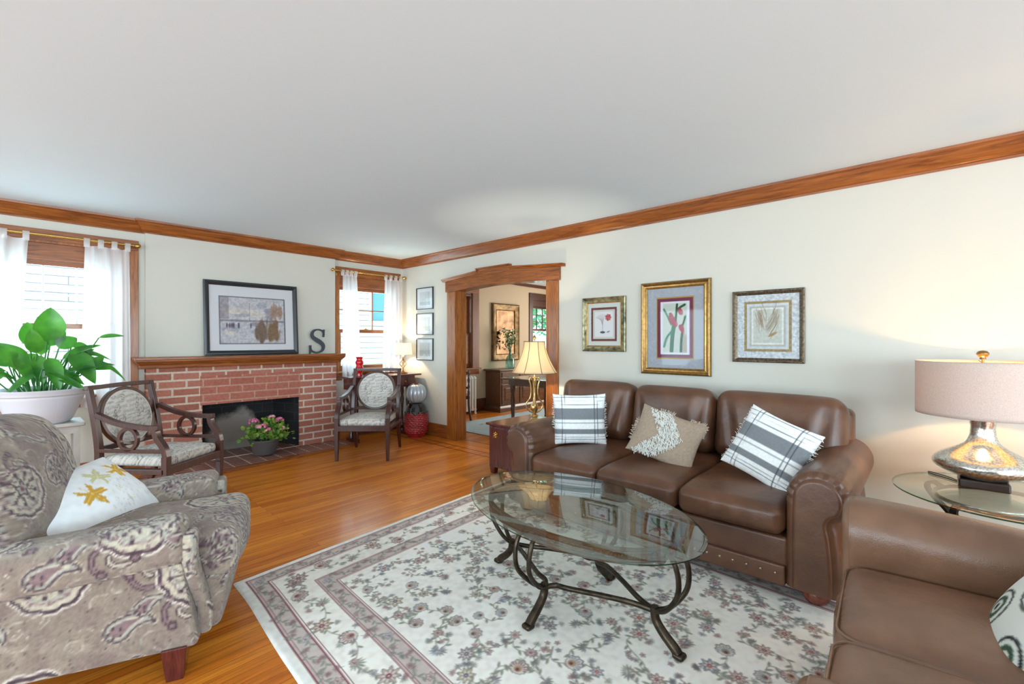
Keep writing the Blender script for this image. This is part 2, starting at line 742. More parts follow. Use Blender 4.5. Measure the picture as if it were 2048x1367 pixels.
def brickmat(name, c1, c2, mortar, bw, rh, ms, offset=0.5, rough=0.8, mode='wall', bump=0.5, soot=False):
    m, n, l, p = newmat(name)
    tc = n.new('ShaderNodeTexCoord')
    sp = n.new('ShaderNodeSeparateXYZ')
    l.new(tc.outputs['Object'], sp.inputs[0])
    cb = n.new('ShaderNodeCombineXYZ')
    if mode == 'wall':
        l.new(mathn(n, l, 'ADD', sp.outputs[0], sp.outputs[1]), cb.inputs[0])
        l.new(sp.outputs[2], cb.inputs[1])
    else:
        l.new(sp.outputs[0], cb.inputs[0])
        l.new(sp.outputs[1], cb.inputs[1])
    b = n.new('ShaderNodeTexBrick')
    b.offset = offset
    b.inputs['Scale'].default_value = 1.0
    b.inputs['Brick Width'].default_value = bw
    b.inputs['Row Height'].default_value = rh
    b.inputs['Mortar Size'].default_value = ms
    b.inputs['Mortar Smooth'].default_value = 0.15
    b.inputs['Color1'].default_value = L4(c1)
    b.inputs['Color2'].default_value = L4(c2)
    b.inputs['Mortar'].default_value = L4(mortar)
    l.new(cb.outputs[0], b.inputs['Vector'])
    nz = n.new('ShaderNodeTexNoise')
    nz.inputs['Scale'].default_value = 38
    nz.inputs['Detail'].default_value = 4
    l.new(tc.outputs['Object'], nz.inputs['Vector'])
    mx = n.new('ShaderNodeMix')
    mx.data_type = 'RGBA'
    mx.blend_type = 'OVERLAY'
    mx.inputs['Factor'].default_value = 0.35
    l.new(b.outputs['Color'], mx.inputs[6])
    l.new(nz.outputs['Fac'], mx.inputs[7])
    col = mx.outputs[2]
    if soot:
        # pale burnt patch left by fires on the back of the firebox
        d = n.new('ShaderNodeVectorMath')
        d.operation = 'DISTANCE'
        d.inputs[1].default_value = soot
        mp = n.new('ShaderNodeMapping')
        mp.inputs['Scale'].default_value = (1.0, 0.3, 1.05)
        l.new(tc.outputs['Object'], mp.inputs['Vector'])
        n2 = n.new('ShaderNodeTexNoise')
        n2.inputs['Scale'].default_value = 6
        n2.inputs['Detail'].default_value = 4
        l.new(tc.outputs['Object'], n2.inputs['Vector'])
        l.new(mp.outputs['Vector'], d.inputs[0])
        v = mathn(n, l, 'ADD', d.outputs['Value'], mathn(n, l, 'MULTIPLY', mathn(n, l, 'SUBTRACT', n2.outputs['Fac'], 0.5), 0.35))
        rp = n.new('ShaderNodeMapRange')
        rp.inputs['From Min'].default_value = 0.36
        rp.inputs['From Max'].default_value = 0.26
        l.new(v, rp.inputs['Value'])
        m3 = n.new('ShaderNodeMix')
        m3.data_type = 'RGBA'
        l.new(rp.outputs[0], m3.inputs['Factor'])
        l.new(col, m3.inputs[6])
        m3.inputs[7].default_value = L4((150, 140, 132))
        col = m3.outputs[2]
    l.new(col, p.inputs['Base Color'])
    p.inputs['Roughness'].default_value = rough
    bp = n.new('ShaderNodeBump')
    bp.invert = True
    bp.inputs['Strength'].default_value = bump
    bp.inputs['Distance'].default_value = 0.006
    l.new(b.outputs['Fac'], bp.inputs['Height'])
    l.new(bp.outputs['Normal'], p.inputs['Normal'])
    return m


def floormat():
    m, n, l, p = newmat('oak_strip_floor')
    tc = n.new('ShaderNodeTexCoord')
    sp = n.new('ShaderNodeSeparateXYZ')
    l.new(tc.outputs['Object'], sp.inputs[0])
    x, y = sp.outputs[0], sp.outputs[1]
    # boards run along the fireplace wall; a border strip by the right wall runs the other way
    inb = mathn(n, l, 'MULTIPLY', mathn(n, l, 'GREATER_THAN', x, -0.17), mathn(n, l, 'LESS_THAN', x, 0.12))
    a = n.new('ShaderNodeMix')
    a.data_type = 'FLOAT'
    l.new(inb, a.inputs[0])
    l.new(x, a.inputs[2])
    l.new(y, a.inputs[3])
    b_ = n.new('ShaderNodeMix')
    b_.data_type = 'FLOAT'
    l.new(inb, b_.inputs[0])
    l.new(y, b_.inputs[2])
    l.new(x, b_.inputs[3])
    cb = n.new('ShaderNodeCombineXYZ')
    l.new(a.outputs[0], cb.inputs[0])
    l.new(b_.outputs[0], cb.inputs[1])
    b = n.new('ShaderNodeTexBrick')
    b.offset = 0.37
    b.inputs['Scale'].default_value = 1.0
    b.inputs['Brick Width'].default_value = 1.35
    b.inputs['Row Height'].default_value = 0.057
    b.inputs['Mortar Size'].default_value = 0.0011
    b.inputs['Mortar Smooth'].default_value = 0.2
    b.inputs['Color1'].default_value = L4((194, 106, 30))
    b.inputs['Color2'].default_value = L4((222, 140, 48))
    b.inputs['Mortar'].default_value = L4((105, 56, 20))
    l.new(cb.outputs[0], b.inputs['Vector'])
    mp = n.new('ShaderNodeMapping')
    mp.inputs['Scale'].default_value = (1.1, 24, 1)
    l.new(cb.outputs[0], mp.inputs['Vector'])
    nz = n.new('ShaderNodeTexNoise')
    nz.inputs['Scale'].default_value = 2.6
    nz.inputs['Detail'].default_value = 9
    nz.inputs['Roughness'].default_value = 0.65
    nz.inputs['Distortion'].default_value = 0.5
    l.new(mp.outputs['Vector'], nz.inputs['Vector'])
    rp = n.new('ShaderNodeValToRGB')
    rp.color_ramp.elements[0].position, rp.color_ramp.elements[0].color = 0.3, (0.5, 0.45, 0.42, 1)
    rp.color_ramp.elements[1].position, rp.color_ramp.elements[1].color = 0.66, (1.08, 1.05, 1.0, 1)
    l.new(nz.outputs['Fac'], rp.inputs['Fac'])
    mx = n.new('ShaderNodeMix')
    mx.data_type = 'RGBA'
    mx.blend_type = 'MULTIPLY'
    mx.inputs['Factor'].default_value = 0.85
    l.new(b.outputs['Color'], mx.inputs[6])
    l.new(rp.outputs['Color'], mx.inputs[7])
    col = mx.outputs[2]
    # dark inlay lines
    for ax, x0, wdt in ((x, -0.33, 0.011), (x, -0.20, 0.011), (x, 0.13, 0.01)):
        hit = mathn(n, l, 'COMPARE', ax, x0, wdt)
        k = n.new('ShaderNodeMix')
        k.data_type = 'RGBA'
        l.new(hit, k.inputs['Factor'])
        l.new(col, k.inputs[6])
        k.inputs[7].default_value = L4((92, 46, 20))
        col = k.outputs[2]
    l.new(col, p.inputs['Base Color'])
    p.inputs['Roughness'].default_value = 0.32
    p.inputs['Coat Weight'].default_value = 0.12
    p.inputs['Coat Roughness'].default_value = 0.10
    p.inputs['Specular IOR Level'].default_value = 0.2
    bp = n.new('ShaderNodeBump')
    bp.invert = True
    bp.inputs['Strength'].default_value = 0.25
    bp.inputs['Distance'].default_value = 0.002
    l.new(b.outputs['Fac'], bp.inputs['Height'])
    l.new(bp.outputs['Normal'], p.inputs['Normal'])
    return m


def leathermat(name, col, col2, rough=0.42):
    m, n, l, p = newmat(name)
    tc = n.new('ShaderNodeTexCoord')
    t = n.new('ShaderNodeTexNoise')
    t.inputs['Scale'].default_value = 5.5
    t.inputs['Detail'].default_value = 7
    r = n.new('ShaderNodeValToRGB')
    r.color_ramp.elements[0].position, r.color_ramp.elements[0].color = 0.32, L4(col2)
    r.color_ramp.elements[1].position, r.color_ramp.elements[1].color = 0.68, L4(col)
    v = n.new('ShaderNodeTexVoronoi')
    v.inputs['Scale'].default_value = 330
    t2 = n.new('ShaderNodeTexNoise')
    t2.inputs['Scale'].default_value = 28
    t2.inputs['Detail'].default_value = 4
    b = n.new('ShaderNodeBump')
    b.inputs['Strength'].default_value = 0.12
    b.inputs['Distance'].default_value = 0.004
    b2 = n.new('ShaderNodeBump')
    b2.inputs['Strength'].default_value = 0.18
    b2.inputs['Distance'].default_value = 0.01
    for q in (t, v, t2):
        l.new(tc.outputs['Object'], q.inputs['Vector'])
    l.new(t.outputs['Fac'], r.inputs['Fac'])
    l.new(r.outputs['Color'], p.inputs['Base Color'])
    l.new(v.outputs['Distance'], b.inputs['Height'])
    l.new(t2.outputs['Fac'], b2.inputs['Height'])
    l.new(b.outputs['Normal'], b2.inputs['Normal'])
    l.new(b2.outputs['Normal'], p.inputs['Normal'])
    p.inputs['Roughness'].default_value = rough
    p.inputs['Specular IOR Level'].default_value = 0.55
    return m


WALL = M('cream_wall_paint', (204, 201, 190), 0.85, bump=0.04, bscale=300)
CEIL = M('white_ceiling_paint', (217, 234, 245), 0.9)
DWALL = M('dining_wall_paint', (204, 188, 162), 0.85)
OAKX = wood('oak_trim_along_x', (96, 48, 18), (140, 77, 30), (168, 100, 44), 'x')
OAKY = wood('oak_trim_along_y', (96, 48, 18), (140, 77, 30), (168, 100, 44), 'y')
OAKZ = wood('oak_trim_upright', (100, 50, 16), (150, 86, 30), (182, 112, 46), 'z')
MAHOG = wood('dark_mahogany', (40, 16, 12), (62, 27, 20), (80, 36, 26), 'z', rough=0.34, coat=0.2)
CHERRY = wood('red_cherry_wood', (54, 21, 22), (78, 31, 30), (100, 46, 38), 'z', rough=0.25, coat=0.6)
FOOTW = wood('turned_foot_wood', (84, 34, 22), (112, 52, 34), (134, 68, 44), 'z', rough=0.25, coat=0.5)
WALNUT = wood('walnut_furniture', (48, 28, 20), (74, 44, 30), (98, 62, 40), 'x', rough=0.3, coat=0.4)
FLOOR = floormat()
BRICK = brickmat('red_brick', (158, 96, 80), (178, 114, 97), (204, 186, 168), 0.25, 0.0845, 0.011)
BRICKP = brickmat('red_brick_panel', (160, 92, 76), (172, 104, 87), (182, 140, 122), 0.26, 0.0845, 0.009)
TILE = brickmat('quarry_tile', (100, 46, 40), (118, 58, 48), (196, 168, 152), 0.165, 0.075, 0.0085, offset=0.0, rough=0.4, mode='floor', bump=0.25)
SOOT = brickmat('sooty_firebrick', (24, 24, 26), (34, 33, 34), (50, 48, 48), 0.23, 0.11, 0.005, rough=0.85, soot=(-2.17, 0.12, 0.20))
LEATHER = leathermat('brown_leather', (108, 71, 49), (80, 51, 36), 0.33)
LEATHERL = leathermat('taupe_leather', (132, 98, 76), (110, 80, 60), 0.27)
BRONZE = M('antique_bronze', (58, 49, 38), 0.35, 0.75, bump=0.1, bscale=80, vary=0.25, vscale=30)
IRON = M('dark_iron', (44, 38, 36), 0.4, 0.7)
GOLD = M('gold_metal', (150, 116, 66), 0.3, 0.8, vary=0.15, vscale=40)
BRASS = M('brass', (190, 150, 80), 0.25, 0.95)
PEWTER = M('nail_metal', (150, 130, 110), 0.3, 0.9)
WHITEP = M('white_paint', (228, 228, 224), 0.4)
BLACKF = M('black_frame', (40, 42, 46), 0.35)
MATW = M('white_mat_board', (226, 226, 228), 0.85)
SHEER = clothglow('sheer_white_curtain', (250, 250, 252), 0.55, 0.30)
PANE = glassmat('window_glass', (245, 250, 250), 0.04)
PICGLASS = glassmat('picture_glass', (250, 250, 250), 0.007)
TABLEGLASS = glassmat('table_glass', (238, 246, 242), 0.17)
CLEARGLASS = glassmat('clear_table_glass', (240, 246, 242), 0.09)
GLASSEDGE = glassmat('green_glass_edge', (60, 120, 100), 0.16, 0.08)
PRINT = painted('printed_paper', 0.7)

# ------------------------------------------------------------------ the room
HC = 2.58          # ceiling height
XL, YF, XD = -8.0, -10.2, 5.0   # left wall, wall behind the camera, far dining wall


def wall_run(mb, axis, d0, d1, a0, a1, z0, z1, holes):
    """wall slab between a0..a1 along the other axis, with rectangular holes (a,b,zlo,zhi)"""
    def bx(p, q, lo, hi):
        if q - p < 1e-6 or hi - lo < 1e-6:
            return
        if axis == 'y':
            box(mb, (p, d0, lo), (q, d1, hi))
        else:
            box(mb, (d0, p, lo), (d1, q, hi))
    cur = a0
    for p, q, lo, hi in sorted(holes):
        bx(cur, p, z0, z1)
        bx(p, q, z0, lo)
        bx(p, q, hi, z1)
        cur = q
    bx(cur, a1, z0, z1)
    return mb


struct('floor', box(MB(), (XL - .2, YF - .2, -0.06), (XD + .2, 0.75, 0.0)), FLOOR, smooth=False)
struct('ceiling', box(MB(), (XL - .2, YF - .2, HC), (XD + .2, 0.75, HC + 0.08)), CEIL, smooth=False)
WL = (-4.388, -3.35, 0.84, 2.27)     # window by the plant
WR = (-1.04, -0.14, 0.93, 2.27)     # window by the desk
FB = (-2.65, -1.60, 0.0, 0.645)     # firebox opening
struct('wall_back', wall_run(MB(), 'y', 0.0, 0.18, XL, 0.0, 0, HC, [WL, WR, FB]), WALL, smooth=False)
struct('wall_chimney', box(MB(), (-3.14, -0.05, 1.03), (-1.11, -0.0005, HC)), WALL, smooth=False)
DO = (-2.83, -1.24, 0.0, 2.075)
struct('wall_right', wall_run(MB(), 'x', 0.0, 0.15, YF, 0.18, 0, HC, [DO]), WALL, smooth=False)
side_holes = [(-2.45, -0.55, .7, 2.2), (-5.75, -3.85, .7, 2.2), (-9.05, -7.15, .7, 2.2)]
struct('wall_left', wall_run(MB(), 'x', XL - .15, XL, YF, 0.18, 0, HC, side_holes), WALL, smooth=False)
front_holes = [(-6.85, -5.15, .7, 2.2), (-4.45, -2.75, .7, 2.2), (-2.05, -0.35, .7, 2.2)]
struct('wall_front', wall_run(MB(), 'y', YF - .15, YF, XL, 0.15, 0, HC, front_holes), WALL, smooth=False)
YD = 0.45
WDL = (1.10, 1.86, 0.84, 2.26)
WDR = (3.66, 4.40, 1.05, 2.27)
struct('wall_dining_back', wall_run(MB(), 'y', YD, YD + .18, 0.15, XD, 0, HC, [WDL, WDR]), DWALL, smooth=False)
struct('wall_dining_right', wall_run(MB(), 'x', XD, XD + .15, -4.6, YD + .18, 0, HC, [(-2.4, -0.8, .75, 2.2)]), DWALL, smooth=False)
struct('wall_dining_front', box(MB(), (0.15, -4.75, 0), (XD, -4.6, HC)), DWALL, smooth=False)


def plan_sweep(mb, path, prof, side=1):
    """run a moulding profile (offset from wall, z) along a plan path, mitred"""
    P = [np.array(p, float) for p in path]
    n, m = len(P), len(prof)
    V = []
    for i in range(n):
        d0 = (P[i] - P[i - 1]) if i > 0 else (P[1] - P[0])
        d1 = (P[i + 1] - P[i]) if i < n - 1 else d0
        d0 = d0 / np.linalg.norm(d0)
        d1 = d1 / np.linalg.norm(d1)
        n0 = side * np.array([d0[1], -d0[0]])
        n1 = side * np.array([d1[1], -d1[0]])
        b = (n0 + n1)
        b = b / (b @ b) * 2
        for o, z in prof:
            q = P[i] + b * o
            V.append((q[0], q[1], z))
    F = []
    for i in range(n - 1):
        for k in range(m):
            l = (k + 1) % m
            F.append((i * m + k, i * m + l, (i + 1) * m + l, (i + 1) * m + k))
    F.append(tuple(range(m)))
    F.append(tuple((n - 1) * m + k for k in range(m - 1, -1, -1)))
    if side < 0:
        F = [f[::-1] for f in F]
    return mb.add(V, F)


CROWN = [(0, 2.455), (.012, 2.455), (.016, 2.468), (.028, 2.472), (.034, 2.478), (.045, 2.50), (.062, 2.525), (.072, 2.548), (.074, 2.552), (.086, 2.556), (.09, 2.562), (.092, 2.5795), (0, 2.5795)]
struct('trim_1', plan_sweep(MB(), [(XL, 0), (-3.14, 0), (-3.14, -.05), (-1.11, -.05), (-1.11, 0), (0, 0)], CROWN), OAKX, sharp=25)
struct('trim_2', plan_sweep(MB(), [(-0.0001, -0.0), (0, YF)], CROWN), OAKY, sharp=25)
dcrown = [(o * .8, 2.58 - (2.58 - z) * .5) for o, z in CROWN]
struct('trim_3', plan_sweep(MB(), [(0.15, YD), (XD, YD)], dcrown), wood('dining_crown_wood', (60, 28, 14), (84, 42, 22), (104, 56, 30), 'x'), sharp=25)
BASEP = [(0, 0), (.02, 0), (.02, .15), (.014, .165), (.012, .18), (0, .185)]
struct('baseboard_right', plan_sweep(MB(), [(0, -0.01), (0, -1.08)], BASEP), OAKY, sharp=25)
struct('baseboard_right_2', plan_sweep(MB(), [(0, -2.975), (0, YF)], BASEP), OAKY, sharp=25)
struct('baseboard_back', plan_sweep(MB(), [(-1.10, 0), (-0.03, 0)], BASEP), OAKX, sharp=25)
struct('baseboard_back_2', plan_sweep(MB(), [(XL, 0), (-3.15, 0)], BASEP), OAKX, sharp=25)
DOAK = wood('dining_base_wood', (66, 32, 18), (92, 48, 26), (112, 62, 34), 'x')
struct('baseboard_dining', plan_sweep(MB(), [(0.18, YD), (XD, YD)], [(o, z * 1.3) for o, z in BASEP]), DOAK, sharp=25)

# ---- cased opening to the dining room
door = thing('door_1', None, None, (0, 0, 0))
door['kind'] = 'structure'
mb = MB()
box(mb, (-.022, -1.24, 0), (.0, -1.08, 2.02))
box(mb, (-.03, -1.255, 0), (-.0, -1.235, 2.02))
struct('casing', mb, OAKZ, door, bevel=.004, smooth=False)
mb = MB()
box(mb, (-.022, -2.975, 0), (.0, -2.83, 2.02))
box(mb, (-.03, -2.835, 0), (-.0, -2.815, 2.02))
struct('casing', mb, OAKZ, door, bevel=.004, smooth=False)
mb = MB()
box(mb, (-.02, -1.262, 0), (.17, -1.24, 2.06))
struct('jamb', mb, OAKZ, door, smooth=False)
mb = MB()
box(mb, (-.02, -2.83, 0), (.17, -2.808, 2.06))
struct('jamb', mb, OAKZ, door, smooth=False)
# peaked header board
head = [(-1.06, 2.018), (-1.45, 2.035), (-1.80, 2.062), (-2.20, 2.062), (-2.60, 2.04), (-3.0, 2.018),
        (-3.0, 2.165), (-2.66, 2.185), (-2.27, 2.215), (-2.27, 2.225), (-1.69, 2.225), (-1.69, 2.215), (-1.40, 2.19), (-1.06, 2.165)]
struct('header', prism(MB(), head, -.034, .0, 'x'), OAKY, door, smooth=False, bevel=.003)
mb = MB()
arch = [(-1.262, 2.03), (-1.8, 2.064), (-2.2, 2.064), (-2.808, 2.03), (-2.808, 2.075), (-1.262, 2.075)]
prism(mb, arch, -.0, .17, 'x')
struct('header_jamb', mb, OAKY, door, smooth=False)
cap = [(0, 0), (.036, 0), (.044, .012), (.054, .018), (.062, .028), (.064, .034), (0, .034)]
mb = MB()
for ya, za, yb, zb in ((-1.0, 2.162, -1.40, 2.19), (-1.40, 2.19, -1.70, 2.216), (-1.69, 2.245, -2.27, 2.245), (-2.26, 2.216, -2.66, 2.186), (-2.66, 2.186, -3.06, 2.162)):
    sweep(mb, [(0, ya, za), (0, yb, zb)], [(o, z) for o, z in cap], up=(0, 0, 1))
box(mb, (-.036, -2.27, 2.20), (0, -1.69, 2.25))
struct('header_cap', mb, OAKY, door, sharp=20)


# ---- windows: casing, stool, apron, two sashes
def window(name, hole, mats, yin, casing=(.09, .09), header=.10, rows=2, cols=4, lower_cols=1, thick=.18, lintel_drop=.09, colour=None, stool_out=.05):
    x0, x1, z0, z1 = hole
    w = thing(name, None, None, (0, 0, 0))
    w['kind'] = 'structure'
    wx, wz = mats
    mb = MB()
    box(mb, (x0 - casing[0], yin - .02, z0), (x0, yin, z1))
    box(mb, (x1, yin - .02, z0), (x1 + casing[1], yin, z1))
    struct('casing', mb, wz, w, smooth=False, bevel=.003)
    mb = MB()
    box(mb, (x0 - casing[0], yin - .022, z1), (x1 + casing[1], yin, z1 + header))
    struct('header', mb, wx, w, smooth=False, bevel=.003)
    mb = MB()
    box(mb, (x0 - casing[0] - .02, yin - .02 - stool_out, z0 - .028), (x1 + casing[1] + .02, yin + .05, z0))
    struct('stool', mb, wx, w, smooth=False, bevel=.006)
    mb = MB()
    box(mb, (x0 - casing[0], yin - .018, z0 - .12), (x1 + casing[1], yin, z0 - .028))
    struct('apron', mb, wx, w, smooth=False, bevel=.003)
    # jamb lining
    mb = MB()
    box(mb, (x0, yin, z0), (x0 + .018, yin + thick - .01, z1))
    box(mb, (x1 - .018, yin, z0), (x1, yin + thick - .01, z1))
    box(mb, (x0 + .018, yin, z1 - .02), (x1 - .018, yin + thick - .01, z1))
    box(mb, (x0 + .018, yin + .05, z0), (x1 - .018, yin + thick - .01, z0 + .018))
    struct('frame', mb, wz, w, smooth=False)
    zm = 1.49 if z0 < 1 else 1.60
    # upper sash stands further out, lower sash further in
    ya, yb = yin + .09, yin + .05
    st = .045
    for nm, y, lo, hi, cc, rr in (('upper_sash', ya, zm - .02, z1 - lintel_drop, cols, rows), ('lower_sash', yb, z0 + .018, zm + .02, lower_cols, 1)):
        mb = MB()
        a, b = x0 + .018, x1 - .018
        box(mb, (a, y, lo), (a + st, y + .035, hi))
        box(mb, (b - st, y, lo), (b, y + .035, hi))
        box(mb, (a + st, y, lo), (b - st, y + .035, lo + (.045 if nm == 'upper_sash' else .06)))
        box(mb, (a + st, y, hi - .045), (b - st, y + .035, hi))
        so = struct(nm, mb, wx, w, smooth=False)
        mb = MB()
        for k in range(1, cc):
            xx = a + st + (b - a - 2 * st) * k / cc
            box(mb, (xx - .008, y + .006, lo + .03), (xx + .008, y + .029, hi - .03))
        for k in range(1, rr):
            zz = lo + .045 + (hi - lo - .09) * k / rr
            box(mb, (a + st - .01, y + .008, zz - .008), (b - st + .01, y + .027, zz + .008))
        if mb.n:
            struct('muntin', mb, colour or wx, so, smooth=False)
        mb = MB()
        box(mb, (a + st - .005, y + .015, lo + .03), (b - st + .005, y + .019, hi - .03))
        struct('pane', mb, PANE, so, smooth=False)
    if lintel_drop > .05:
        mb = MB()
        box(mb, (x0 + .018, yin + .02, z1 - lintel_drop), (x1 - .018, yin + .14, z1 - .02))
        struct('head_stop', mb, wx, w, smooth=False, bevel=.003)
    # sash lock
    mb = MB()
    xm = (x0 + x1) / 2
    box(mb, (xm - .03, yb + .002, zm + .02), (xm + .03, yb + .03, zm + .032))
    sphere(mb, (xm, yb + .015, zm + .036), .012, 10, 6)
    struct('sash_lock', mb, BRASS, w)
    return w


window('window_1', WL, (OAKX, OAKZ), 0.0, casing=(.09, .16), cols=4, lintel_drop=.17, colour=WHITEP)  # white muntin colour stands in for backlight flare washing out the bars
window('window_2', WR, (OAKX, OAKZ), 0.0, cols=3, lintel_drop=.16)
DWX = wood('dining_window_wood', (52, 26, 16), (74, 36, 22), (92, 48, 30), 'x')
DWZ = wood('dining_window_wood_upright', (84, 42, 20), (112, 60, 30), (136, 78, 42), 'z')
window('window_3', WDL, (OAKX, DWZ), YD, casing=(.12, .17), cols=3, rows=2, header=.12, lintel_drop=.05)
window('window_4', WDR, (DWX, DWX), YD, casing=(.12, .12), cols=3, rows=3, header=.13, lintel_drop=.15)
# unseen windows, added beside and behind the camera to house the fill lights
for k, (a, b, lo, hi) in enumerate(side_holes + front_holes):
    mb = MB()
    side = k < 3
    t, q = (.10, .02)
    for (p0, p1, zz0, zz1) in ((a - t, a, lo - t, hi + t), (b, b + t, lo - t, hi + t), (a, b, lo - t, lo), (a, b, hi, hi + t)):
        if side:
            box(mb, (XL, p0, zz0), (XL + q, p1, zz1))
        else:
            box(mb, (p0, YF, zz0), (p1, YF + q, zz1))
    struct('window_%d' % (k + 5), mb, OAKZ, smooth=False)

# ---- fireplace
fp = thing('fireplace', 'red brick fireplace with sooty firebox and tiled hearth', 'fireplace', (0, 0, 0))
mb = MB()
x0, x1, zt = -3.14, -1.11, 1.066
y0 = -0.08
wall_run(mb, 'y', y0, -0.0, x0, x1, 0.02, zt, [(FB[0], FB[1], 0.02, FB[3])])
obj('brick_surround', mb, BRICK, fp, smooth=False)
mb = MB()
wall_run(mb, 'y', y0 - .007, y0, FB[0] - .02, FB[1] + .01, FB[3], 0.965, [])
obj('brick_lintel_panel', mb, BRICKP, fp, smooth=False)
# firebox: splayed sides, leaning back
xa, xb, zz = FB[0], FB[1], FB[3]
mb = MB()
V = [(xa, -.06, .02), (xb, -.06, .02), (xb - .14, .38, .02), (xa + .14, .38, .02), (xa, -.06, zz), (xb, -.06, zz), (xb - .14, .38, zz), (xa + .14, .38, zz)]
W = [(xa - .02, -.0, .0), (xb + .02, -.0, .0), (xb, .45, .0), (xa, .45, .0), (xa - .02, 0, zz + .02), (xb + .02, 0, zz + .02), (xb, .45, zz + .02), (xa, .45, zz + .02)]
mb.add(V, [(0, 1, 2, 3), (7, 6, 5, 4), (0, 3, 7, 4), (3, 2, 6, 7), (2, 1, 5, 6)])
mb.add([(x, max(y, .185), z) for x, y, z in W], [(3, 2, 1, 0), (4, 5, 6, 7), (4, 7, 3, 0), (7, 6, 2, 3), (6, 5, 1, 2)])
obj('firebox', mb, SOOT, fp, smooth=False)
mb = MB()
prism(mb, [(xa - .0, -.08), (xb + .0, -.08), (xb - .10, .30), (xa + .10, .30)], .021, .028, 'z')
prism(mb, [(-3.34, -.66), (-1.06, -.44), (-1.07, -.081), (-3.16, -.081)], .0005, .02, 'z')
obj('hearth_tiles', mb, TILE, fp, smooth=False)
mb = MB()
prism(mb, [(-3.42, -.755), (-1.02, -.527), (-1.06, -.442), (-3.34, -.662)], .0005, .021, 'z')
prism(mb, [(-1.02, -.527), (-1.03, -.081), (-1.068, -.081), (-1.058, -.442)], .0005, .021, 'z')
obj('hearth_border', mb, OAKX, fp, smooth=False)
# mantel shelf
mt = thing('mantel_shelf', 'long moulded oak mantel shelf over the brick fireplace', 'mantel', (0, 0, 0))
mb = MB()
plan_sweep(mb, [(-3.18, -.045), (-3.18, -.145), (-1.10, -.145), (-1.10, -.045)],
           [(0, 1.068), (.012, 1.068), (.018, 1.078), (.02, 1.10), (.032, 1.112), (.05, 1.13), (.06, 1.145), (.06, 1.152), (0, 1.152)])
box(mb, (-3.18, -.146, 1.068), (-1.10, -.051, 1.152))
obj('fascia', mb, OAKX, mt, sharp=25)
mb = MB()
box(mb, (-3.25, -.222, 1.153), (-1.045, -.052, 1.186))
obj('shelf', mb, OAKX, mt, smooth=False, bevel=.008)


# ---- curtains and rods
def curtain(name, label, x0, x1, xb0, xb1, z1, z0, folds, tabs, y=-.10, group=None, seed=1, tuck=0.0):
    w = thing(name, label, 'curtain', ((x0 + x1) / 2, y, z0), 0, group)
    cx = (x0 + x1) / 2
    nx, nz = folds * 14, 40
    V = []
    g = np.random.default_rng(seed)
    ph = g.uniform(0, 6.28, 3)
    for j in range(nz + 1):
        t = j / nz
        z = z1 - (z1 - z0) * t
        s = t ** 0.8
        for i in range(nx + 1):
            u = i / nx
            x = (x0 + (x1 - x0) * u) * (1 - s) + (xb0 + (xb1 - xb0) * u) * s
            amp = .012 + .018 * t
            yy = amp * math.sin(2 * PI * folds * u + ph[0] + .5 * t) + .4 * amp * math.sin(2 * PI * folds * 1.7 * u + ph[1] - t)
            zz = z - (.018 * abs(math.sin(PI * (tabs - 1) * u)) if j == 0 else 0)
            V.append((x - cx, yy, zz - z0))
    F = []
    for j in range(nz):
        for i in range(nx):
            a = j * (nx + 1) + i
            F.append((a, a + 1, a + nx + 2, a + nx + 1))
    mb = MB().add(V, F)
    obj('panel', mb, SHEER, w, sharp=0)
    for k in range(tabs):
        u = k / (tabs - 1)
        x = x0 + (x1 - x0) * (.04 + .92 * u) - cx
        mb = MB()
        n = 14
        P = []
        zr = 2.305 - z0
        for i in range(n + 1):
            a = PI * i / n
            P.append((x, -.017 * math.cos(a), zr + .016 * math.sin(a) + .002))
        P = [(x, -.006, z1 - z0 - .03)] + P + [(x, .008, z1 - z0 - .03)]
        V = []
        for p in P:
            for dx in (-.021, .021):
                V.append((p[0] + dx, p[1], p[2]))
        mb.add(V, [(2 * i, 2 * i + 1, 2 * i + 3, 2 * i + 2) for i in range(len(P) - 1)])
        obj('tab', mb, SHEER, w, sharp=0)
    return w


def rod(label, x0, x1, y=-.10, z=2.305, left=True, right=True):
    w = thing('curtain_rod', label, 'curtain rod', ((x0 + x1) / 2, y, z))
    c = (x0 + x1) / 2
    mb = MB()
    tube(mb, [(x0 - c, 0, 0), (x1 - c, 0, 0)], .011, 14)
    obj('pole', mb, BRASS, w)
    for e, s in ((x0 - c, -1), (x1 - c, 1)):
        mb = MB()
        prof = [(0.0001, 0), (.014, 0), (.016, .006), (.010, .012), (.012, .02), (.022, .032), (.024, .042), (.018, .055), (.008, .062), (0.0001, .064)]
        lathe(mb, prof, 18)
        mb.tf(Matrix.Translation((e, 0, 0)) @ Matrix.Rotation(s * PI / 2, 4, 'Y'))
        obj('finial', mb, BRASS, w)
    for e in (x0 - c + .045, x1 - c - .045):
        mb = MB()
        tube(mb, [(e, 0, -.006), (e, -y * .5, -.02), (e, -y - .022, -.03)], .006, 8)
        box(mb, (e - .014, -y - .026, -.06), (e + .014, -y - .0205, .01))
        obj('bracket', mb, BRASS, w)
    return w


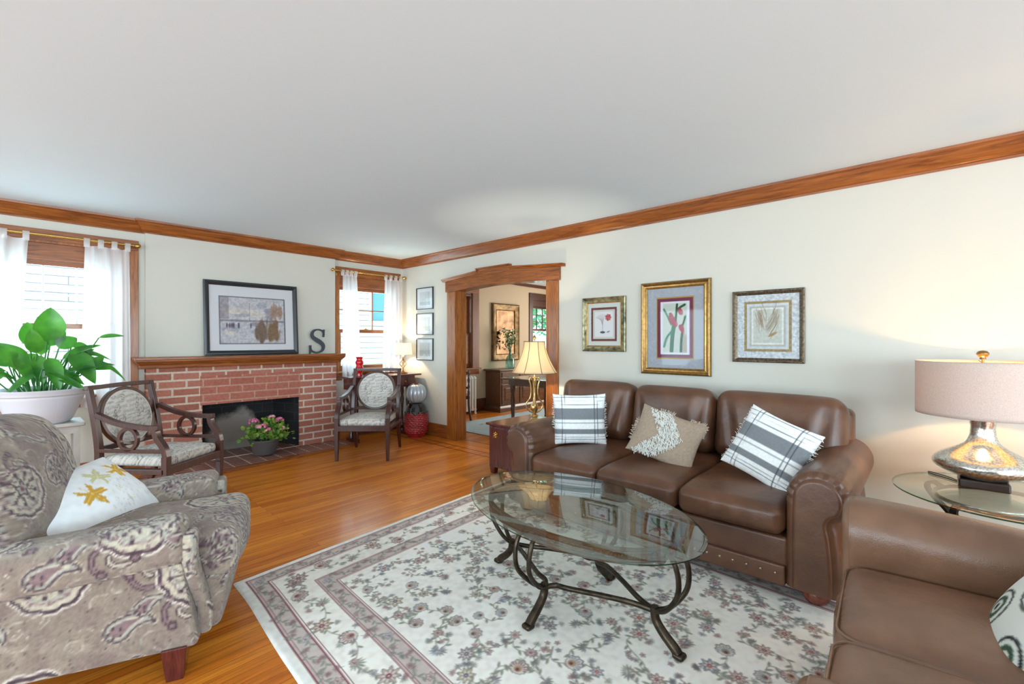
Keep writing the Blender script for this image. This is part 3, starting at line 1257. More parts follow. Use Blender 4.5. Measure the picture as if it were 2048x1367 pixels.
rod('brass curtain rod over the window with the leafy plant', -4.44, -3.245)
rod('brass curtain rod over the window by the corner desk', -1.125, -.075)
G = 'sheer tab-top curtains'
curtain('curtain', 'sheer white curtain panel cut by the picture edge, beside the leafy plant', -4.40, -3.965, -4.40, -4.03, 2.27, .72, 4, 4, group=G, seed=3)
curtain('curtain', 'sheer white curtain panel hanging between the leafy plant and the fireplace', -3.60, -3.275, -3.63, -3.262, 2.27, .72, 4, 4, group=G, seed=4)
curtain('curtain', 'white curtain panel beside the fireplace, behind the red vase', -1.035, -.83, -1.035, -.765, 2.27, .72, 4, 4, group=G, seed=5)
curtain('curtain', 'white curtain panel in the room corner, behind the small lamp', -.37, -.095, -.42, -.085, 2.27, .895, 4, 4, group=G, seed=6)

# ------------------------------------------------------------------ outside
SID = brickmat('white_clapboard', (226, 230, 234), (230, 233, 236), (120, 128, 138), 4.0, .12, .008, rough=.6, bump=.6)
nh = thing('neighbour_house', 'white clapboard house wall with blue shutter outside the window', 'house', (-1.5, 3.2, 0))
mb = MB()
wall_run(mb, 'y', 0, .2, -6.5, 4.2, -1, 6.0, [(2.88, 3.7, 1.8, 2.8)])
obj('siding', mb, SID, nh, smooth=False)
mb = MB()
box(mb, (2.88, .06, 1.8), (3.7, .08, 2.8))
obj('window_shade', mb, M('teal_shade', (80, 150, 170), .6), nh, smooth=False)
mb = MB()
for lo, hi in (((2.80, -.03, 1.7), (2.88, .05, 2.9)), ((3.7, -.03, 1.7), (3.78, .05, 2.9)), ((2.88, -.03, 1.7), (3.7, .05, 1.8)), ((2.88, -.03, 2.8), (3.7, .05, 2.9))):
    box(mb, lo, hi)
obj('window_trim', mb, WHITEP, nh, smooth=False)
struct('ground_outside', box(MB(), (-9, .64, -1.2), (16, 14, -1.0)), M('lawn', (120, 150, 80), .9, vary=.3, vscale=3), smooth=False)
GREENS = [M('tree_leaf_green', (70, 150, 90), .7), M('tree_leaf_blue_green', (60, 150, 120), .7)]
for k, (x, y, z, r) in enumerate(((10.2, 6.4, 3.1, 1.5), (13.6, 7.6, 2.8, 1.4), (7.2, 5.9, 3.4, 1.1))):
    t = thing('garden_tree', ['green tree outside the dining window, filling the upper panes', 'green tree outside, beside the dining window frame', 'smaller green tree outside, nearest the dining window'][k], 'tree', (x, y, -1), 0, 'trees beyond the dining window')
    g = np.random.default_rng(40 + k)
    mb = MB()
    for q in range(420):
        d = g.normal(size=3)
        d /= np.linalg.norm(d)
        p = d * r * g.uniform(.6, 1.0) + np.array([0, 0, z + 1])
        a = g.normal(size=3)
        a /= np.linalg.norm(a)
        b = np.cross(a, g.normal(size=3))
        b /= np.linalg.norm(b)
        s = g.uniform(.10, .2)
        mb.add([p - a * s, p + b * s * .5, p + a * s, p - b * s * .5], [(0, 1, 2, 3)])
    obj('foliage', mb, GREENS[k % 2], t, smooth=False)
    obj('trunk', tube(MB(), [(0, 0, 0), (0.05, 0, z * .6), (0, 0, z + 1)], .13, 10), M('bark', (90, 70, 54), .9), t)
fn = thing('garden_fence', 'white board fence outside the dining window', 'fence', (9.5, 4.4, -1.0))
mb = MB()
for k in range(22):
    box(mb, (-4 + k * .4, 0, .05), (-4 + k * .4 + .38, .03, 2.55))
obj('boards', mb, M('fence_white', (216, 226, 230), .7), fn, smooth=False)
mb = MB()
box(mb, (-4, .03, .4), (4.8, .08, .5))
box(mb, (-4, .03, 2.2), (4.8, .08, 2.3))
obj('rail', mb, WHITEP, fn, smooth=False)

# ------------------------------------------------------------------ rug
def rugcanvas(w, h, res):
    c = Canvas(w, h, res, (252, 249, 240))
    g = np.random.default_rng(5)
    ROSE, DROSE, SAGE, SLATE, GOLDN, GRAY, WINE, TAN = (166, 140, 132), (132, 84, 88), (140, 146, 128), (128, 136, 160), (176, 152, 118), (112, 110, 112), (122, 40, 54), (190, 168, 150)

    def rosette(x, y, r, col, n=7, deep=WINE):
        k = g.uniform(0, 6)
        c.blob(x, y, lambda t: r * (.80 + .2 * np.cos(n * t)), r * 1.1, GRAY, k, .75)
        c.blob(x, y, lambda t: r * (.70 + .2 * np.cos(n * t)), r * 1.1, col, k)
        c.blob(x, y, lambda t: r * (.45 + .16 * np.cos(n * t)), r, (222, 206, 198), k)
        for q in range(n):
            a = k + 2 * PI * (q + .5) / n
            c.line([(x + .25 * r * math.cos(a), y + .25 * r * math.sin(a)), (x + .62 * r * math.cos(a), y + .62 * r * math.sin(a))], r * .08, GRAY, .6)
        c.ell(x, y, r * .24, r * .24, 0, deep)
        c.ell(x, y, r * .10, r * .10, 0, (226, 216, 190))

    def spray(x, y, r, a, col):
        for q in range(-3, 4):
            b = a + q * .42
            L = r * (1 - .1 * abs(q))
            c.ell(x + L * .6 * math.cos(b), y + L * .6 * math.sin(b), L * .34, L * .10, b, col, .75)
        c.line([(x - r * .5 * math.cos(a), y - r * .5 * math.sin(a)), (x + r * .7 * math.cos(a), y + r * .7 * math.sin(a))], .003, GRAY, .8)

    def palmette(x, y, r, a, col, col2):
        c.blob(x, y, lambda t: r * (.72 + .28 * np.cos(t)) * (1 + .07 * np.cos(11 * t)), r * 1.2, GRAY, a, .8)
        c.blob(x, y, lambda t: r * .88 * (.72 + .28 * np.cos(t)) * (1 + .07 * np.cos(11 * t)), r * 1.2, (224, 214, 200), a)
        for q in range(-4, 5):
            b = a + q * .36
            c.ell(x + r * .62 * math.cos(b), y + r * .62 * math.sin(b), r * .16, r * .055, b, col)
        c.blob(x, y, lambda t: r * .42 * (.8 + .2 * np.cos(t)), r, col2, a)
        c.ell(x, y, r * .16, r * .16, 0, WINE)

    def vine(x0, y0, x1, y1, bend):
        t = np.linspace(0, 1, 14)
        dx, dy = x1 - x0, y1 - y0
        L = math.hypot(dx, dy) + 1e-6
        nx, ny = -dy / L, dx / L
        P = np.c_[x0 + dx * t + nx * bend * np.sin(PI * t), y0 + dy * t + ny * bend * np.sin(PI * t)]
        c.line(P, .0042, (138, 132, 126), .85)
        for q in (3, 6, 9, 11):
            b = math.atan2(P[q + 1][1] - P[q][1], P[q + 1][0] - P[q][0]) + (.9 if q % 2 else -.9)
            c.ell(P[q][0] + .014 * math.cos(b), P[q][1] + .014 * math.sin(b), .016, .006, b, [SAGE, GRAY, ROSE][q % 3], .9)

    def scatter(x0, y0, x1, y1, dmin, n):
        pts = []
        for _ in range(n * 30):
            p = (g.uniform(x0, x1), g.uniform(y0, y1))
            if all((p[0] - q[0]) ** 2 + (p[1] - q[1]) ** 2 > dmin * dmin for q in pts):
                pts.append(p)
            if len(pts) >= n:
                break
        return pts

    F0 = .46
    pts = scatter(F0 + .04, F0 + .04, w - F0 - .04, h - F0 - .04, .108, 760)
    for i, p in enumerate(pts):
        near = sorted(pts, key=lambda q: (q[0] - p[0]) ** 2 + (q[1] - p[1]) ** 2)[1:4]
        for q in near[:1 + i % 2]:
            vine(p[0], p[1], q[0], q[1], g.uniform(-.06, .06))
    cols = [ROSE, TAN, (160, 146, 146), (176, 146, 132), (150, 154, 164), (188, 176, 140)]
    for i, p in enumerate(pts):
        k = i % 5
        if k in (0, 2):
            rosette(p[0], p[1], g.uniform(.030, .047), cols[i % 6], int(g.integers(6, 10)), [WINE, (150, 60, 60), (70, 74, 96)][i % 3])
            for q in range(5):
                a = g.uniform(0, 6.28)
                spray(p[0] + .050 * math.cos(a), p[1] + .050 * math.sin(a), .030, a, [SAGE, GRAY, DROSE, (100, 106, 112)][q % 4])
        elif k == 1:
            palmette(p[0], p[1], g.uniform(.038, .055), g.uniform(0, 6.28), DROSE if i % 2 else SLATE, [ROSE, SAGE, GOLDN][i % 3])
        elif k == 3:
            spray(p[0], p[1], .046, g.uniform(0, 6.28), [SLATE, DROSE, SAGE][i % 3])
            spray(p[0], p[1], .045, g.uniform(0, 6.28), GRAY)
        else:
            for q in range(5):
                a = g.uniform(0, 6.28)
                rosette(p[0] + .032 * math.cos(a), p[1] + .032 * math.sin(a), .015, cols[(i + q) % 6], 5)
    # borders: frames drawn from outside in
    def band(d0, d1, col):
        for x0, y0, x1, y1 in ((d0, d0, w - d0, d1), (d0, h - d1, w - d0, h - d0), (d0, d0, d1, h - d0), (w - d1, d0, w - d0, h - d0)):
            c.rect(x0, y0, x1, y1, col)
    band(0, .05, (240, 240, 232))
    band(.05, .146, (206, 192, 186))
    band(.146, .335, (250, 246, 236))
    band(.335, .43, (206, 192, 186))
    for d in (.05, .062, .138, .150, .331, .343, .424, .436):
        band(d, d + .0052, WINE if d in (.05, .138, .331, .424) else (150, 104, 106))
    L = [(w, 0), (h, 1)]
    for mid, kind in ((.098, 0), (.38, 0), (.24, 1)):
        for side in range(4):
            n = int(((h if side % 2 else w) - 2 * mid) / (.085 if kind == 0 else .17))
            prev = None
            for k in range(n + 1):
                s = mid + ((h if side % 2 else w) - 2 * mid) * k / n
                off = (.016 if kind == 0 else .035) * (-1) ** k
                x, y = [(s, mid + off), (w - mid + off, s), (s, h - mid + off), (mid + off, s)][side]
                if prev:
                    vine(prev[0], prev[1], x, y, .02 * (-1) ** k)
                prev = (x, y)
                if kind == 0:
                    if k % 4 == 0:
                        rosette(x, y, .026, [(168, 176, 190), ROSE][(k // 4) % 2], 6, DROSE)
                    else:
                        for q in range(3):
                            a = g.uniform(0, 6.28)
                            spray(x + g.normal() * .012, y + g.normal() * .012, .026, a, [DROSE, SAGE, GRAY, (168, 120, 124)][(k + q) % 4])
                else:
                    if k % 3 == 0:
                        rosette(x, y, .055, [ROSE, GOLDN, TAN][(k // 3) % 3], 8)
                    elif k % 3 == 1:
                        palmette(x, y, .06, g.uniform(0, 6.28), DROSE, ROSE)
                    else:
                        rosette(x, y, .026, ROSE, 6)
                        spray(x, y, .06, g.uniform(0, 6.28), SAGE)
                    for q in range(3):
                        a = g.uniform(0, 6.28)
                        spray(x + .06 * math.cos(a), y + .06 * math.sin(a), .032, a, [SAGE, GRAY, DROSE][q])
    c.mottle(.045, .02, 8)
    c.mottle(.03, .25, 9)
    return c


RW, RH = 2.45, 3.42
RC = [(-3.25, -3.14), (-.80, -2.965), (-3.51, -6.55), (-.92, -6.45)]   # far left, far right, near left, near right
rc = rugcanvas(RW, RH, .004)
nx, ny = int(RW / .0048), int(RH / .0048)
U, Vv = np.meshgrid(np.linspace(0, 1, nx), np.linspace(0, 1, ny))
A, B, C_, D_ = [np.array(p) for p in RC]
XY = (A * (1 - U[..., None]) + B * U[..., None]) * (1 - Vv[..., None]) + (C_ * (1 - U[..., None]) + D_ * U[..., None]) * Vv[..., None]
XY[..., 0] += (.008 * np.sin(Vv * 9) + .004 * np.sin(Vv * 23)) * (1 - U) ** 3
edge = np.minimum(np.minimum(U, 1 - U) * RW, np.minimum(Vv, 1 - Vv) * RH)
Z = .0105 * np.clip(edge / .012, 0, 1) ** .5 + .0012 + .0006 * np.sin(XY[..., 0] * 31) * np.sin(XY[..., 1] * 17)
P = np.concatenate([XY, Z[..., None]], -1).reshape(-1, 3)
idx = np.arange(nx * ny).reshape(ny, nx)
Q = np.stack([idx[:-1, :-1], idx[1:, :-1], idx[1:, 1:], idx[:-1, 1:]], -1).reshape(-1, 4)
me = bpy.data.meshes.new('area_rug')
me.vertices.add(len(P))
me.vertices.foreach_set('co', P.ravel())
me.loops.add(len(Q) * 4)
me.loops.foreach_set('vertex_index', Q.ravel().astype(np.int32))
me.polygons.add(len(Q))
me.polygons.foreach_set('loop_start', np.arange(0, len(Q) * 4, 4, dtype=np.int32))
me.polygons.foreach_set('use_smooth', np.ones(len(Q), bool))
me.update(calc_edges=True)
me.materials.append(painted('woven_wool', .95, .5, 700, sheen=.2, spec=.1))
rug = bpy.data.objects.new('area_rug', me)
COL.objects.link(rug)
tag(rug, 'cream floral bordered rug under the glass coffee table', 'rug')
paint(rug, rc, np.c_[(U * RW).ravel(), (Vv * RH).ravel()])
RZ = .012    # top of the rug


# ------------------------------------------------------------------ leather sofa and loveseat
def leather_fn(seed, amp=.006, freq=9):
    return lambda V: V + (wav(V, seed, freq) * amp)[:, None] * (V / (np.linalg.norm(V, axis=1, keepdims=True) + 1e-6))


def seat_cushion(w, d, h, seed, front_drop=.02):
    def fn(V):
        V = V.copy()
        hx, hy, hz = w / 2, d / 2, h / 2
        u, v = V[:, 0] / hx, V[:, 1] / hy
        top = np.clip(V[:, 2] / hz, 0, 1)
        V[:, 2] += top * (.022 * (1 - u ** 2) * (1 - .5 * v ** 2)) - top * front_drop * np.clip(-v, 0, 1) ** 3
        V[:, 1] += -.015 * np.clip(-v, 0, 1) ** 4 * (1 - u ** 2) * (1 - (V[:, 2] / hz) ** 2)
        fr = np.clip(-v - .75, 0, .25) * 4
        V[:, 1] += fr * .004 * np.sin(V[:, 0] * 62 + seed) * np.exp(-((u + .1) / .6) ** 2) * (V[:, 2] < hz * .7)
        V[:, 2] += top * .004 * wav(V, seed, 11)
        return V
    return fn


def back_cushion(w, d, h, seed, sag=1.0, squash=0.0):
    def fn(V):
        V = V.copy()
        hx, hy, hz = w / 2, d / 2, h / 2
        u, v, q = V[:, 0] / hx, V[:, 1] / hy, V[:, 2] / hz
        fr = np.clip(-v, 0, 1)
        V[:, 1] -= fr * .05 * (1 - u ** 4) * (1 - q ** 4)
        V[:, 1] -= .02 * np.clip(q, 0, 1) ** 3
        # folds running down from the upper corners
        for s in (-1, 1):
            t = (1 - q) / 2
            c = s * (1 - .30 * t)
            V[:, 1] += fr * .022 * sag * np.exp(-((u - c * .80) / .09) ** 2) * np.sin(PI * np.clip(t, 0, 1))
            V[:, 1] -= fr * .010 * sag * np.exp(-((u - c * .62) / .08) ** 2) * np.sin(PI * np.clip(t * 1.1, 0, 1))
        V[:, 1] += fr * .006 * wav(V, seed, 12)
        V[:, 2] += np.clip(q, 0, 1) * (-.022 * np.abs(u) ** 5 + .004 * wav(V, seed + 1, 8))
        return V
    return fn


def inset_(prof, N, off, zbot):
    q = prof + N * off
    d = np.sqrt(((q[:, None, :] - prof[None]) ** 2).sum(-1)).min(1)
    bad = d < off * .96
    idx = np.arange(len(q))
    for c in range(2):
        q[bad, c] = np.interp(idx[bad], idx[~bad], q[~bad, c])
    return q


def sofa_arm(side, yf, yb, e_in, lab=None, parent=None, mat=None, zbot=.092, pleats=True, top=.70):
    """rolled arm; side -1 is the viewer's left; e_in is the seat-side face"""
    Rr = .138
    zc = top - Rr
    prof = [(0, zbot), (0, .2), (0, .36), (0, .46)]
    n = 64
    c = (.142, zc)
    th0, th1 = 178, -42
    for k in range(n + 1):
        t = R(th0 + (th1 - th0) * k / n)
        rr = Rr
        prof.append((c[0] + rr * math.cos(t), c[1] + rr * math.sin(t)))
    prof += [(.226, zc - .098), (.212, zc - .106), (.213, zc - .125), (.222, zc - .16), (.232, .30), (.238, .2), (.238, zbot)]
    prof = np.array(prof)
    # resample evenly
    seg = np.r_[0, np.cumsum(np.hypot(*np.diff(prof, axis=0).T))]
    ss = np.linspace(0, seg[-1], 230)
    prof = np.c_[np.interp(ss, seg, prof[:, 0]), np.interp(ss, seg, prof[:, 1])]
    for _ in range(3):
        prof[1:-1] = (prof[:-2] + 2 * prof[1:-1] + prof[2:]) / 4
    T = np.gradient(prof, axis=0)
    T /= np.linalg.norm(T, axis=1, keepdims=True)
    N = np.c_[T[:, 1], -T[:, 0]]          # inward normal for this winding
    inside = np.array([.12, zc])
    if ((inside - prof[60]) @ N[60]) < 0:
        N = -N
    ang = np.arctan2(prof[:, 1] - zc, prof[:, 0] - c[0])
    roll = np.clip((prof[:, 1] - (zc - .10)) / .08, 0, 1)
    secs = []
    rad = .040
    for k in range(9):
        a = PI / 2 * k / 8
        off = rad * (1 - math.sin(a))
        y = yf + rad * (1 - math.cos(a))
        p = prof + N * off if off < .012 else inset_(prof, N, off, zbot)
        if pleats:
            fall = math.cos(a * .9)
            p = p - N * (roll * .0075 * (np.sin(ang * 17) ** 3) * fall)[:, None]
        secs.append((y, p))
    for y in np.linspace(yf + .055, yb, 14):
        fade = max(0, 1 - (y - yf) / .16)
        p = prof.copy()
        if pleats:
            p = p - N * (roll * .006 * (np.sin(ang * 17) ** 3) * fade)[:, None]
        p = p - N * (.004 * wav(np.c_[p, np.full(len(p), y)], 3, 8))[:, None]
        secs.append((y, p))
    mb = MB()
    m = len(prof)
    V = []
    for y, p in secs:
        for e, z in p:
            V.append((e_in + side * e, y, z))
    F = []
    for i in range(len(secs) - 1):
        for k in range(m):
            l = (k + 1) % m
            f = (i * m + k, (i + 1) * m + k, (i + 1) * m + l, i * m + l)
            F.append(f if side > 0 else f[::-1])
    cap = tuple(range(m))
    F.append(cap if side < 0 else cap[::-1])
    cap = tuple((len(secs) - 1) * m + k for k in range(m))
    F.append(cap if side > 0 else cap[::-1])
    mb.add(V, F)
    arm = obj('arm', mb, mat, parent, sharp=50)
    # raised front panel inside the pleated band
    mb = MB()
    V, F = [], []

    def inset(off):
        q = prof + N * off
        d = np.sqrt(((q[:, None, :] - prof[None]) ** 2).sum(-1)).min(1)
        q = q[(d > off * .96) & (q[:, 1] > zbot + .0)]
        for _ in range(2):
            q[1:-1] = (q[:-2] + 2 * q[1:-1] + q[2:]) / 4
        L_ = np.r_[0, np.cumsum(np.hypot(*np.diff(q, axis=0).T))]
        t_ = np.linspace(0, L_[-1], m)
        return np.c_[np.interp(t_, L_, q[:, 0]), np.interp(t_, L_, q[:, 1])]
    levels = [(.034, .004), (.036, -.010), (.041, -.017), (.050, -.020), (.054, -.0202)]
    for off, dy in levels:
        p = inset(off)
        p[:, 1] = np.maximum(p[:, 1], zbot + .002)
        for e, z in p:
            V.append((e_in + side * e, yf + dy, z))
    for i in range(len(levels) - 1):
        for k in range(m):
            l = (k + 1) % m
            f = (i * m + k, i * m + l, (i + 1) * m + l, (i + 1) * m + k)
            F.append(f if side < 0 else f[::-1])
    cap = tuple((len(levels) - 1) * m + k for k in range(m))
    F.append(cap if side < 0 else cap[::-1])
    mb.add(V, F)
    obj('front_panel', mb, mat, arm, sharp=60)
    # welt between the panel and the band
    mb = MB()
    p = inset(.036)
    sel = p[4:-4]
    tube(mb, [(e_in + side * e, yf - .002, max(z, zbot + .004)) for e, z in sel[::3]], .0042, 6)
    obj('welt', mb, mat, arm)
    return arm


def bun_foot(parent, x, y, ztop, zbot=RZ, mat=None):
    h = ztop - zbot
    prof = [(.030, 0), (.046, .004), (.060, h * .25), (.064, h * .45), (.058, h * .68), (.044, h * .78), (.05, h * .84), (.05, h * .98), (0.0001, h)]
    return obj('foot', lathe(MB(), prof, 24, (x, y, zbot)), mat or FOOTW, parent)


SOFA = thing('leather_sofa', 'brown leather three seat sofa with rolled arms against the right wall', 'sofa', (-.75, -4.595, 0), R(-90))
# local: X to the viewer's right (towards -y), -Y is the front
hw = .850
sofa_arm(-1, -.645, .52, -hw, parent=SOFA, mat=LEATHER)
sofa_arm(1, -.645, .52, hw, parent=SOFA, mat=LEATHER)
mb = MB()
rb(mb, (0, -.02, .205), (2 * hw + .02, 1.20, .245), .02, .06)
obj('frame', mb, LEATHER, SOFA)
mb = MB()
rb(mb, (0, -.632, .136), (2 * hw, .032, .105), .010, .05)
rail = obj('bottom_rail', mb, LEATHER, SOFA)
for k in range(24):
    obj('nailhead', sphere(MB(), (-hw + .06 + k * .0694, -.650, .143), .0095, 10, 6, (1, .6, 1)), PEWTER, rail)
mb = MB()
rb(mb, (0, .50, .50), (2 * hw + .36, .16, .78), .05, .06)
obj('back_frame', mb, LEATHER, SOFA)
cw = 2 * hw / 3
for k in range(3):
    mb = MB()
    rb(mb, (-hw + cw * (k + .5), -.175, .418), (cw - .004, .99, .165), .055, .022, 6, seat_cushion(cw, .99, .165, 20 + k))
    obj('seat_cushion', mb, LEATHER, SOFA, sharp=0)
for k, (a, b, hh) in enumerate(((-1.19, -.455, .50), (-.455, .215, .49), (.215, 1.02, .49))):
    mb = MB()
    V, F = rbox((b - a - .006, .25, hh), .085, .022, 6, back_cushion(b - a, .25, hh, 31 + k))
    V = V @ rotm('X', -13).T
    mb.add(V + np.array([(a + b) / 2, .285, .735]), F)
    obj('back_cushion', mb, LEATHER, SOFA, sharp=0)
for x, y in ((-hw - .12, -.545), (hw + .12, -.545), (-hw - .1, .46), (hw + .1, .46)):
    bun_foot(SOFA, x, y, .10, RZ if y < 0 else 0.0)

LOVE = thing('leather_loveseat', 'taupe leather loveseat with piped seat cushions, cut by the right picture edge', 'sofa', (-2.395, -5.75, 0), R(180 + 3))
# local: -Y (front) points to +y of the room, local -X is towards the right wall
sw = .575


def love_arm(s):
    e0 = s * sw
    prof = [(0, .09), (0, .3), (-.012, .44), (-.03, .53), (-.028, .60), (0.0, .655), (.05, .69), (.11, .70), (.17, .69), (.22, .655), (.245, .60), (.25, .52), (.24, .40), (.235, .2), (.235, .09)]
    P = bez([(a, 0, b) for a, b in prof], 5)[:, [0, 2]]
    m = len(P)
    T = np.gradient(P, axis=0)
    T /= np.linalg.norm(T, axis=1, keepdims=True) + 1e-9
    N = np.c_[T[:, 1], -T[:, 0]]
    V, F = [], []
    ys = []
    for k in range(8):
        a = PI / 2 * k / 7
        ys.append((.012 + .045 * (1 - math.cos(a)), .045 * (1 - math.sin(a))))
    for y in np.linspace(.075, .92, 16):
        ys.append((y, 0))
    for y, off in ys:
        p = P + N * off
        drop = -.05 * np.clip((y - .1) / .8, 0, 1) ** 1.4
        for (a, b) in p:
            V.append((e0 + s * a, y, b + drop * np.clip((b - .3) / .3, 0, 1)))
    for i in range(len(ys) - 1):
        for k in range(m):
            l = (k + 1) % m
            f = (i * m + k, (i + 1) * m + k, (i + 1) * m + l, i * m + l)
            F.append(f if s > 0 else f[::-1])
    F.append(tuple(range(m)) if s < 0 else tuple(range(m - 1, -1, -1)))
    q = tuple((len(ys) - 1) * m + k for k in range(m))
    F.append(q if s > 0 else q[::-1])
    arm = obj('arm', MB().add(V, F), LEATHERL, LOVE, sharp=50)
    mb = MB()
    p = P + N * .006
    tube(mb, [(e0 + s * a, .040, b) for a, b in p[6:-6:2]], .004, 6)
    obj('welt', mb, LEATHERL, arm)
    mb = MB()
    tube(mb, [(e0 + s * a, .50, b - .03 * np.clip((b - .3) / .3, 0, 1) + .001) for a, b in P[6:-6:2]], .004, 6)
    obj('welt', mb, LEATHERL, arm)


def piped_seat(x, seed):
    w, d, h = sw - .004, .80, .19
    V, F = rbox((w, d, h), .06, .022, 6, seat_cushion(w, d, h, seed, .012))
    o = obj('seat_cushion', MB().add(V + np.array([x, .43, .382]), F), LEATHERL, LOVE, sharp=0)
    mb = MB()
    z = .382 + h / 2 - .022
    pts = []
    for k in range(9):
        a = PI + PI / 2 * k / 8
        pts.append((x - w / 2 + .07 + .068 * math.cos(a), (.43 - d / 2 + .07) + .068 * math.sin(a), z - .004))
    for k in range(9):
        a = 1.5 * PI + PI / 2 * k / 8
        pts.append((x + w / 2 - .07 + .068 * math.cos(a), (.43 - d / 2 + .07) + .068 * math.sin(a), z - .004))
    pts = [(x - w / 2 + .002, .6, z + .002)] + pts + [(x + w / 2 - .002, .6, z + .002)]
    tube(mb, pts, .0045, 6)
    obj('piping', mb, LEATHERL, o)


love_arm(-1)
love_arm(1)
piped_seat(-sw / 2, 51)
piped_seat(sw / 2, 52)
mb = MB()
rb(mb, (0, .48, .19), (2 * sw + .06, .90, .20), .02, .08)
obj('frame', mb, LEATHERL, LOVE)
mb = MB()
rb(mb, (0, .93, .47), (2 * sw + .42, .16, .74), .05, .06)
obj('back_frame', mb, LEATHERL, LOVE)
for s in (-1, 1):
    V, F = rbox((sw + .10, .24, .50), .08, .03, 5, back_cushion(sw + .1, .24, .5, 60 + s, .5))
    V = V @ rotm('X', -12).T
    obj('back_cushion', MB().add(V + np.array([s * (sw / 2 + .05), .80, .70]), F), LEATHERL, LOVE, sharp=0)
for x, y in ((-sw - .12, .09), (sw + .12, .09), (-sw - .12, .9), (sw + .12, .9)):
    bun_foot(LOVE, x, y, .095)


# ------------------------------------------------------------------ throw pillows
def pillow(mb, w, h, t, n=84, pinch=.07, fold=.004, seed=1):
    u = np.sin(np.linspace(-PI / 2, PI / 2, n))
    Uu, Vp = np.meshgrid(u, u)
    prof = ((1 - Uu ** 2) * (1 - Vp ** 2))
    th = t / 2 * np.clip(prof, 0, 1) ** .42
    X = w / 2 * Uu * (1 - pinch * (1 - Vp ** 2) * np.abs(Uu) ** 2)
    Zz = h / 2 * Vp * (1 - pinch * (1 - Uu ** 2) * np.abs(Vp) ** 2)
    base = []
    for s in (-1, 1):
        Pp = np.stack([X, s * th, Zz], -1).reshape(-1, 3)
        Pp[:, 1] += s * fold * wav(Pp, seed + s, 16) * np.clip(prof.ravel(), 0, 1) ** .3
        base.append(Pp)
    idx = np.arange(n * n).reshape(n, n)
    q = np.stack([idx[:-1, :-1], idx[:-1, 1:], idx[1:, 1:], idx[1:, :-1]], -1).reshape(-1, 4)
    # weld the rim
    rim = np.zeros((n, n), bool)
    rim[0], rim[-1], rim[:, 0], rim[:, -1] = True, True, True, True
    map2 = np.where(rim.ravel(), np.arange(n * n), -1)
    inner = np.where(~rim.ravel())[0]
    map2[inner] = n * n + np.arange(len(inner))
    V = np.concatenate([base[0], base[1][inner]])
    V[np.where(rim.ravel())[0], 1] = 0
    F = np.concatenate([q, map2[q][:, ::-1]])
    mb.add(V, F)
    return mb


def put(o, Mx):
    o.matrix_world = Mx
    return o


def fringe(mb, p0, p1, out, n, L, seed, r=.0014):
    g = np.random.default_rng(seed)
    p0, p1, out = np.array(p0), np.array(p1), np.array(out)
    for k in range(n):
        a = p0 + (p1 - p0) * (k + g.uniform(.1, .9)) / n
        d = out + g.normal(size=3) * .35
        d /= np.linalg.norm(d)
        l = L * g.uniform(.6, 1.1)
        b = a + d * l * .5 + g.normal(size=3) * .003
        e = b + (d + g.normal(size=3) * .35) * l * .5
        tube(mb, [a - d * .006, b, e], r, 4)


def stripes():
    w, h = .44, .42
    c = Canvas(w, h, .002, (232, 234, 232))
    GR, DK = (122, 126, 130), (62, 66, 72)
    c.rect(0, .21, w, .30, GR)
    c.rect(0, .095, w, .135, GR)
    for y in (.05, .07, .155, .18, .325, .355, .385):
        c.rect(0, y, w, y + .0035, (150, 158, 162) if y in (.07, .18, .355) else (100, 110, 118))
    for x in (.075, .098, .335, .358):
        c.rect(x, 0, x + .0045, h, DK, .85)
    c.mottle(.05, .004, 3)
    return c


STR = stripes()
LINEN = painted('striped_linen', .9, .25, 900, sheen=.1)
FRINGE = M('white_fringe_yarn', (226, 226, 220), .9)


def striped_pillow(label, Mx, seed):
    t = thing('throw_pillow', label, 'pillow', (0, 0, 0), 0, 'striped pillows on the sofa')
    put(t, Mx)
    o = obj('cushion', pillow(MB(), .43, .41, .15, seed=seed), LINEN, t, sharp=0)
    P = vco(o)
    paint(o, STR, np.c_[P[:, 0] + .22, P[:, 2] + .21])
    for s in (-1, 1):
        mb = MB()
        fringe(mb, (s * .200, 0, -.195), (s * .200, 0, .195), (s, 0, 0), 70, .02, seed + s)
        obj('fringe', mb, FRINGE, t)
    return t


striped_pillow('grey and white striped pillow upright by the left sofa arm', pose((-.955, -3.885, .715), (.12, .10, .38), (-.80, -.62, .10)), 3)
striped_pillow('grey and white striped pillow tilted against the right sofa arm', pose((-1.03, -5.29, .705), (.13, -.16, .36), (-.86, .10, .36)), 9)
# tufted pillow in the middle
t = thing('throw_pillow', 'taupe pillow with a shaggy white arrow on the middle sofa seat', 'pillow')
put(t, pose((-.985, -4.63, .672), (.16, -.07, .33), (-.84, -.28, .42)))
cv = Canvas(.48, .38, .002, (160, 142, 124))
cv.mottle(.10, .004, 2)
o = obj('cushion', pillow(MB(), .46, .36, .14, seed=22), painted('taupe_canvas', .9, .3, 900), t, sharp=0)
P = vco(o)
paint(o, cv, np.c_[P[:, 0] + .24, P[:, 2] + .19])
# shaggy chevron: points right; strands of yarn on the front face


def pil_y(x, z):
    u, v = x / .23, z / .18
    return -.07 * max(0.0, (1 - u * u) * (1 - v * v)) ** .42


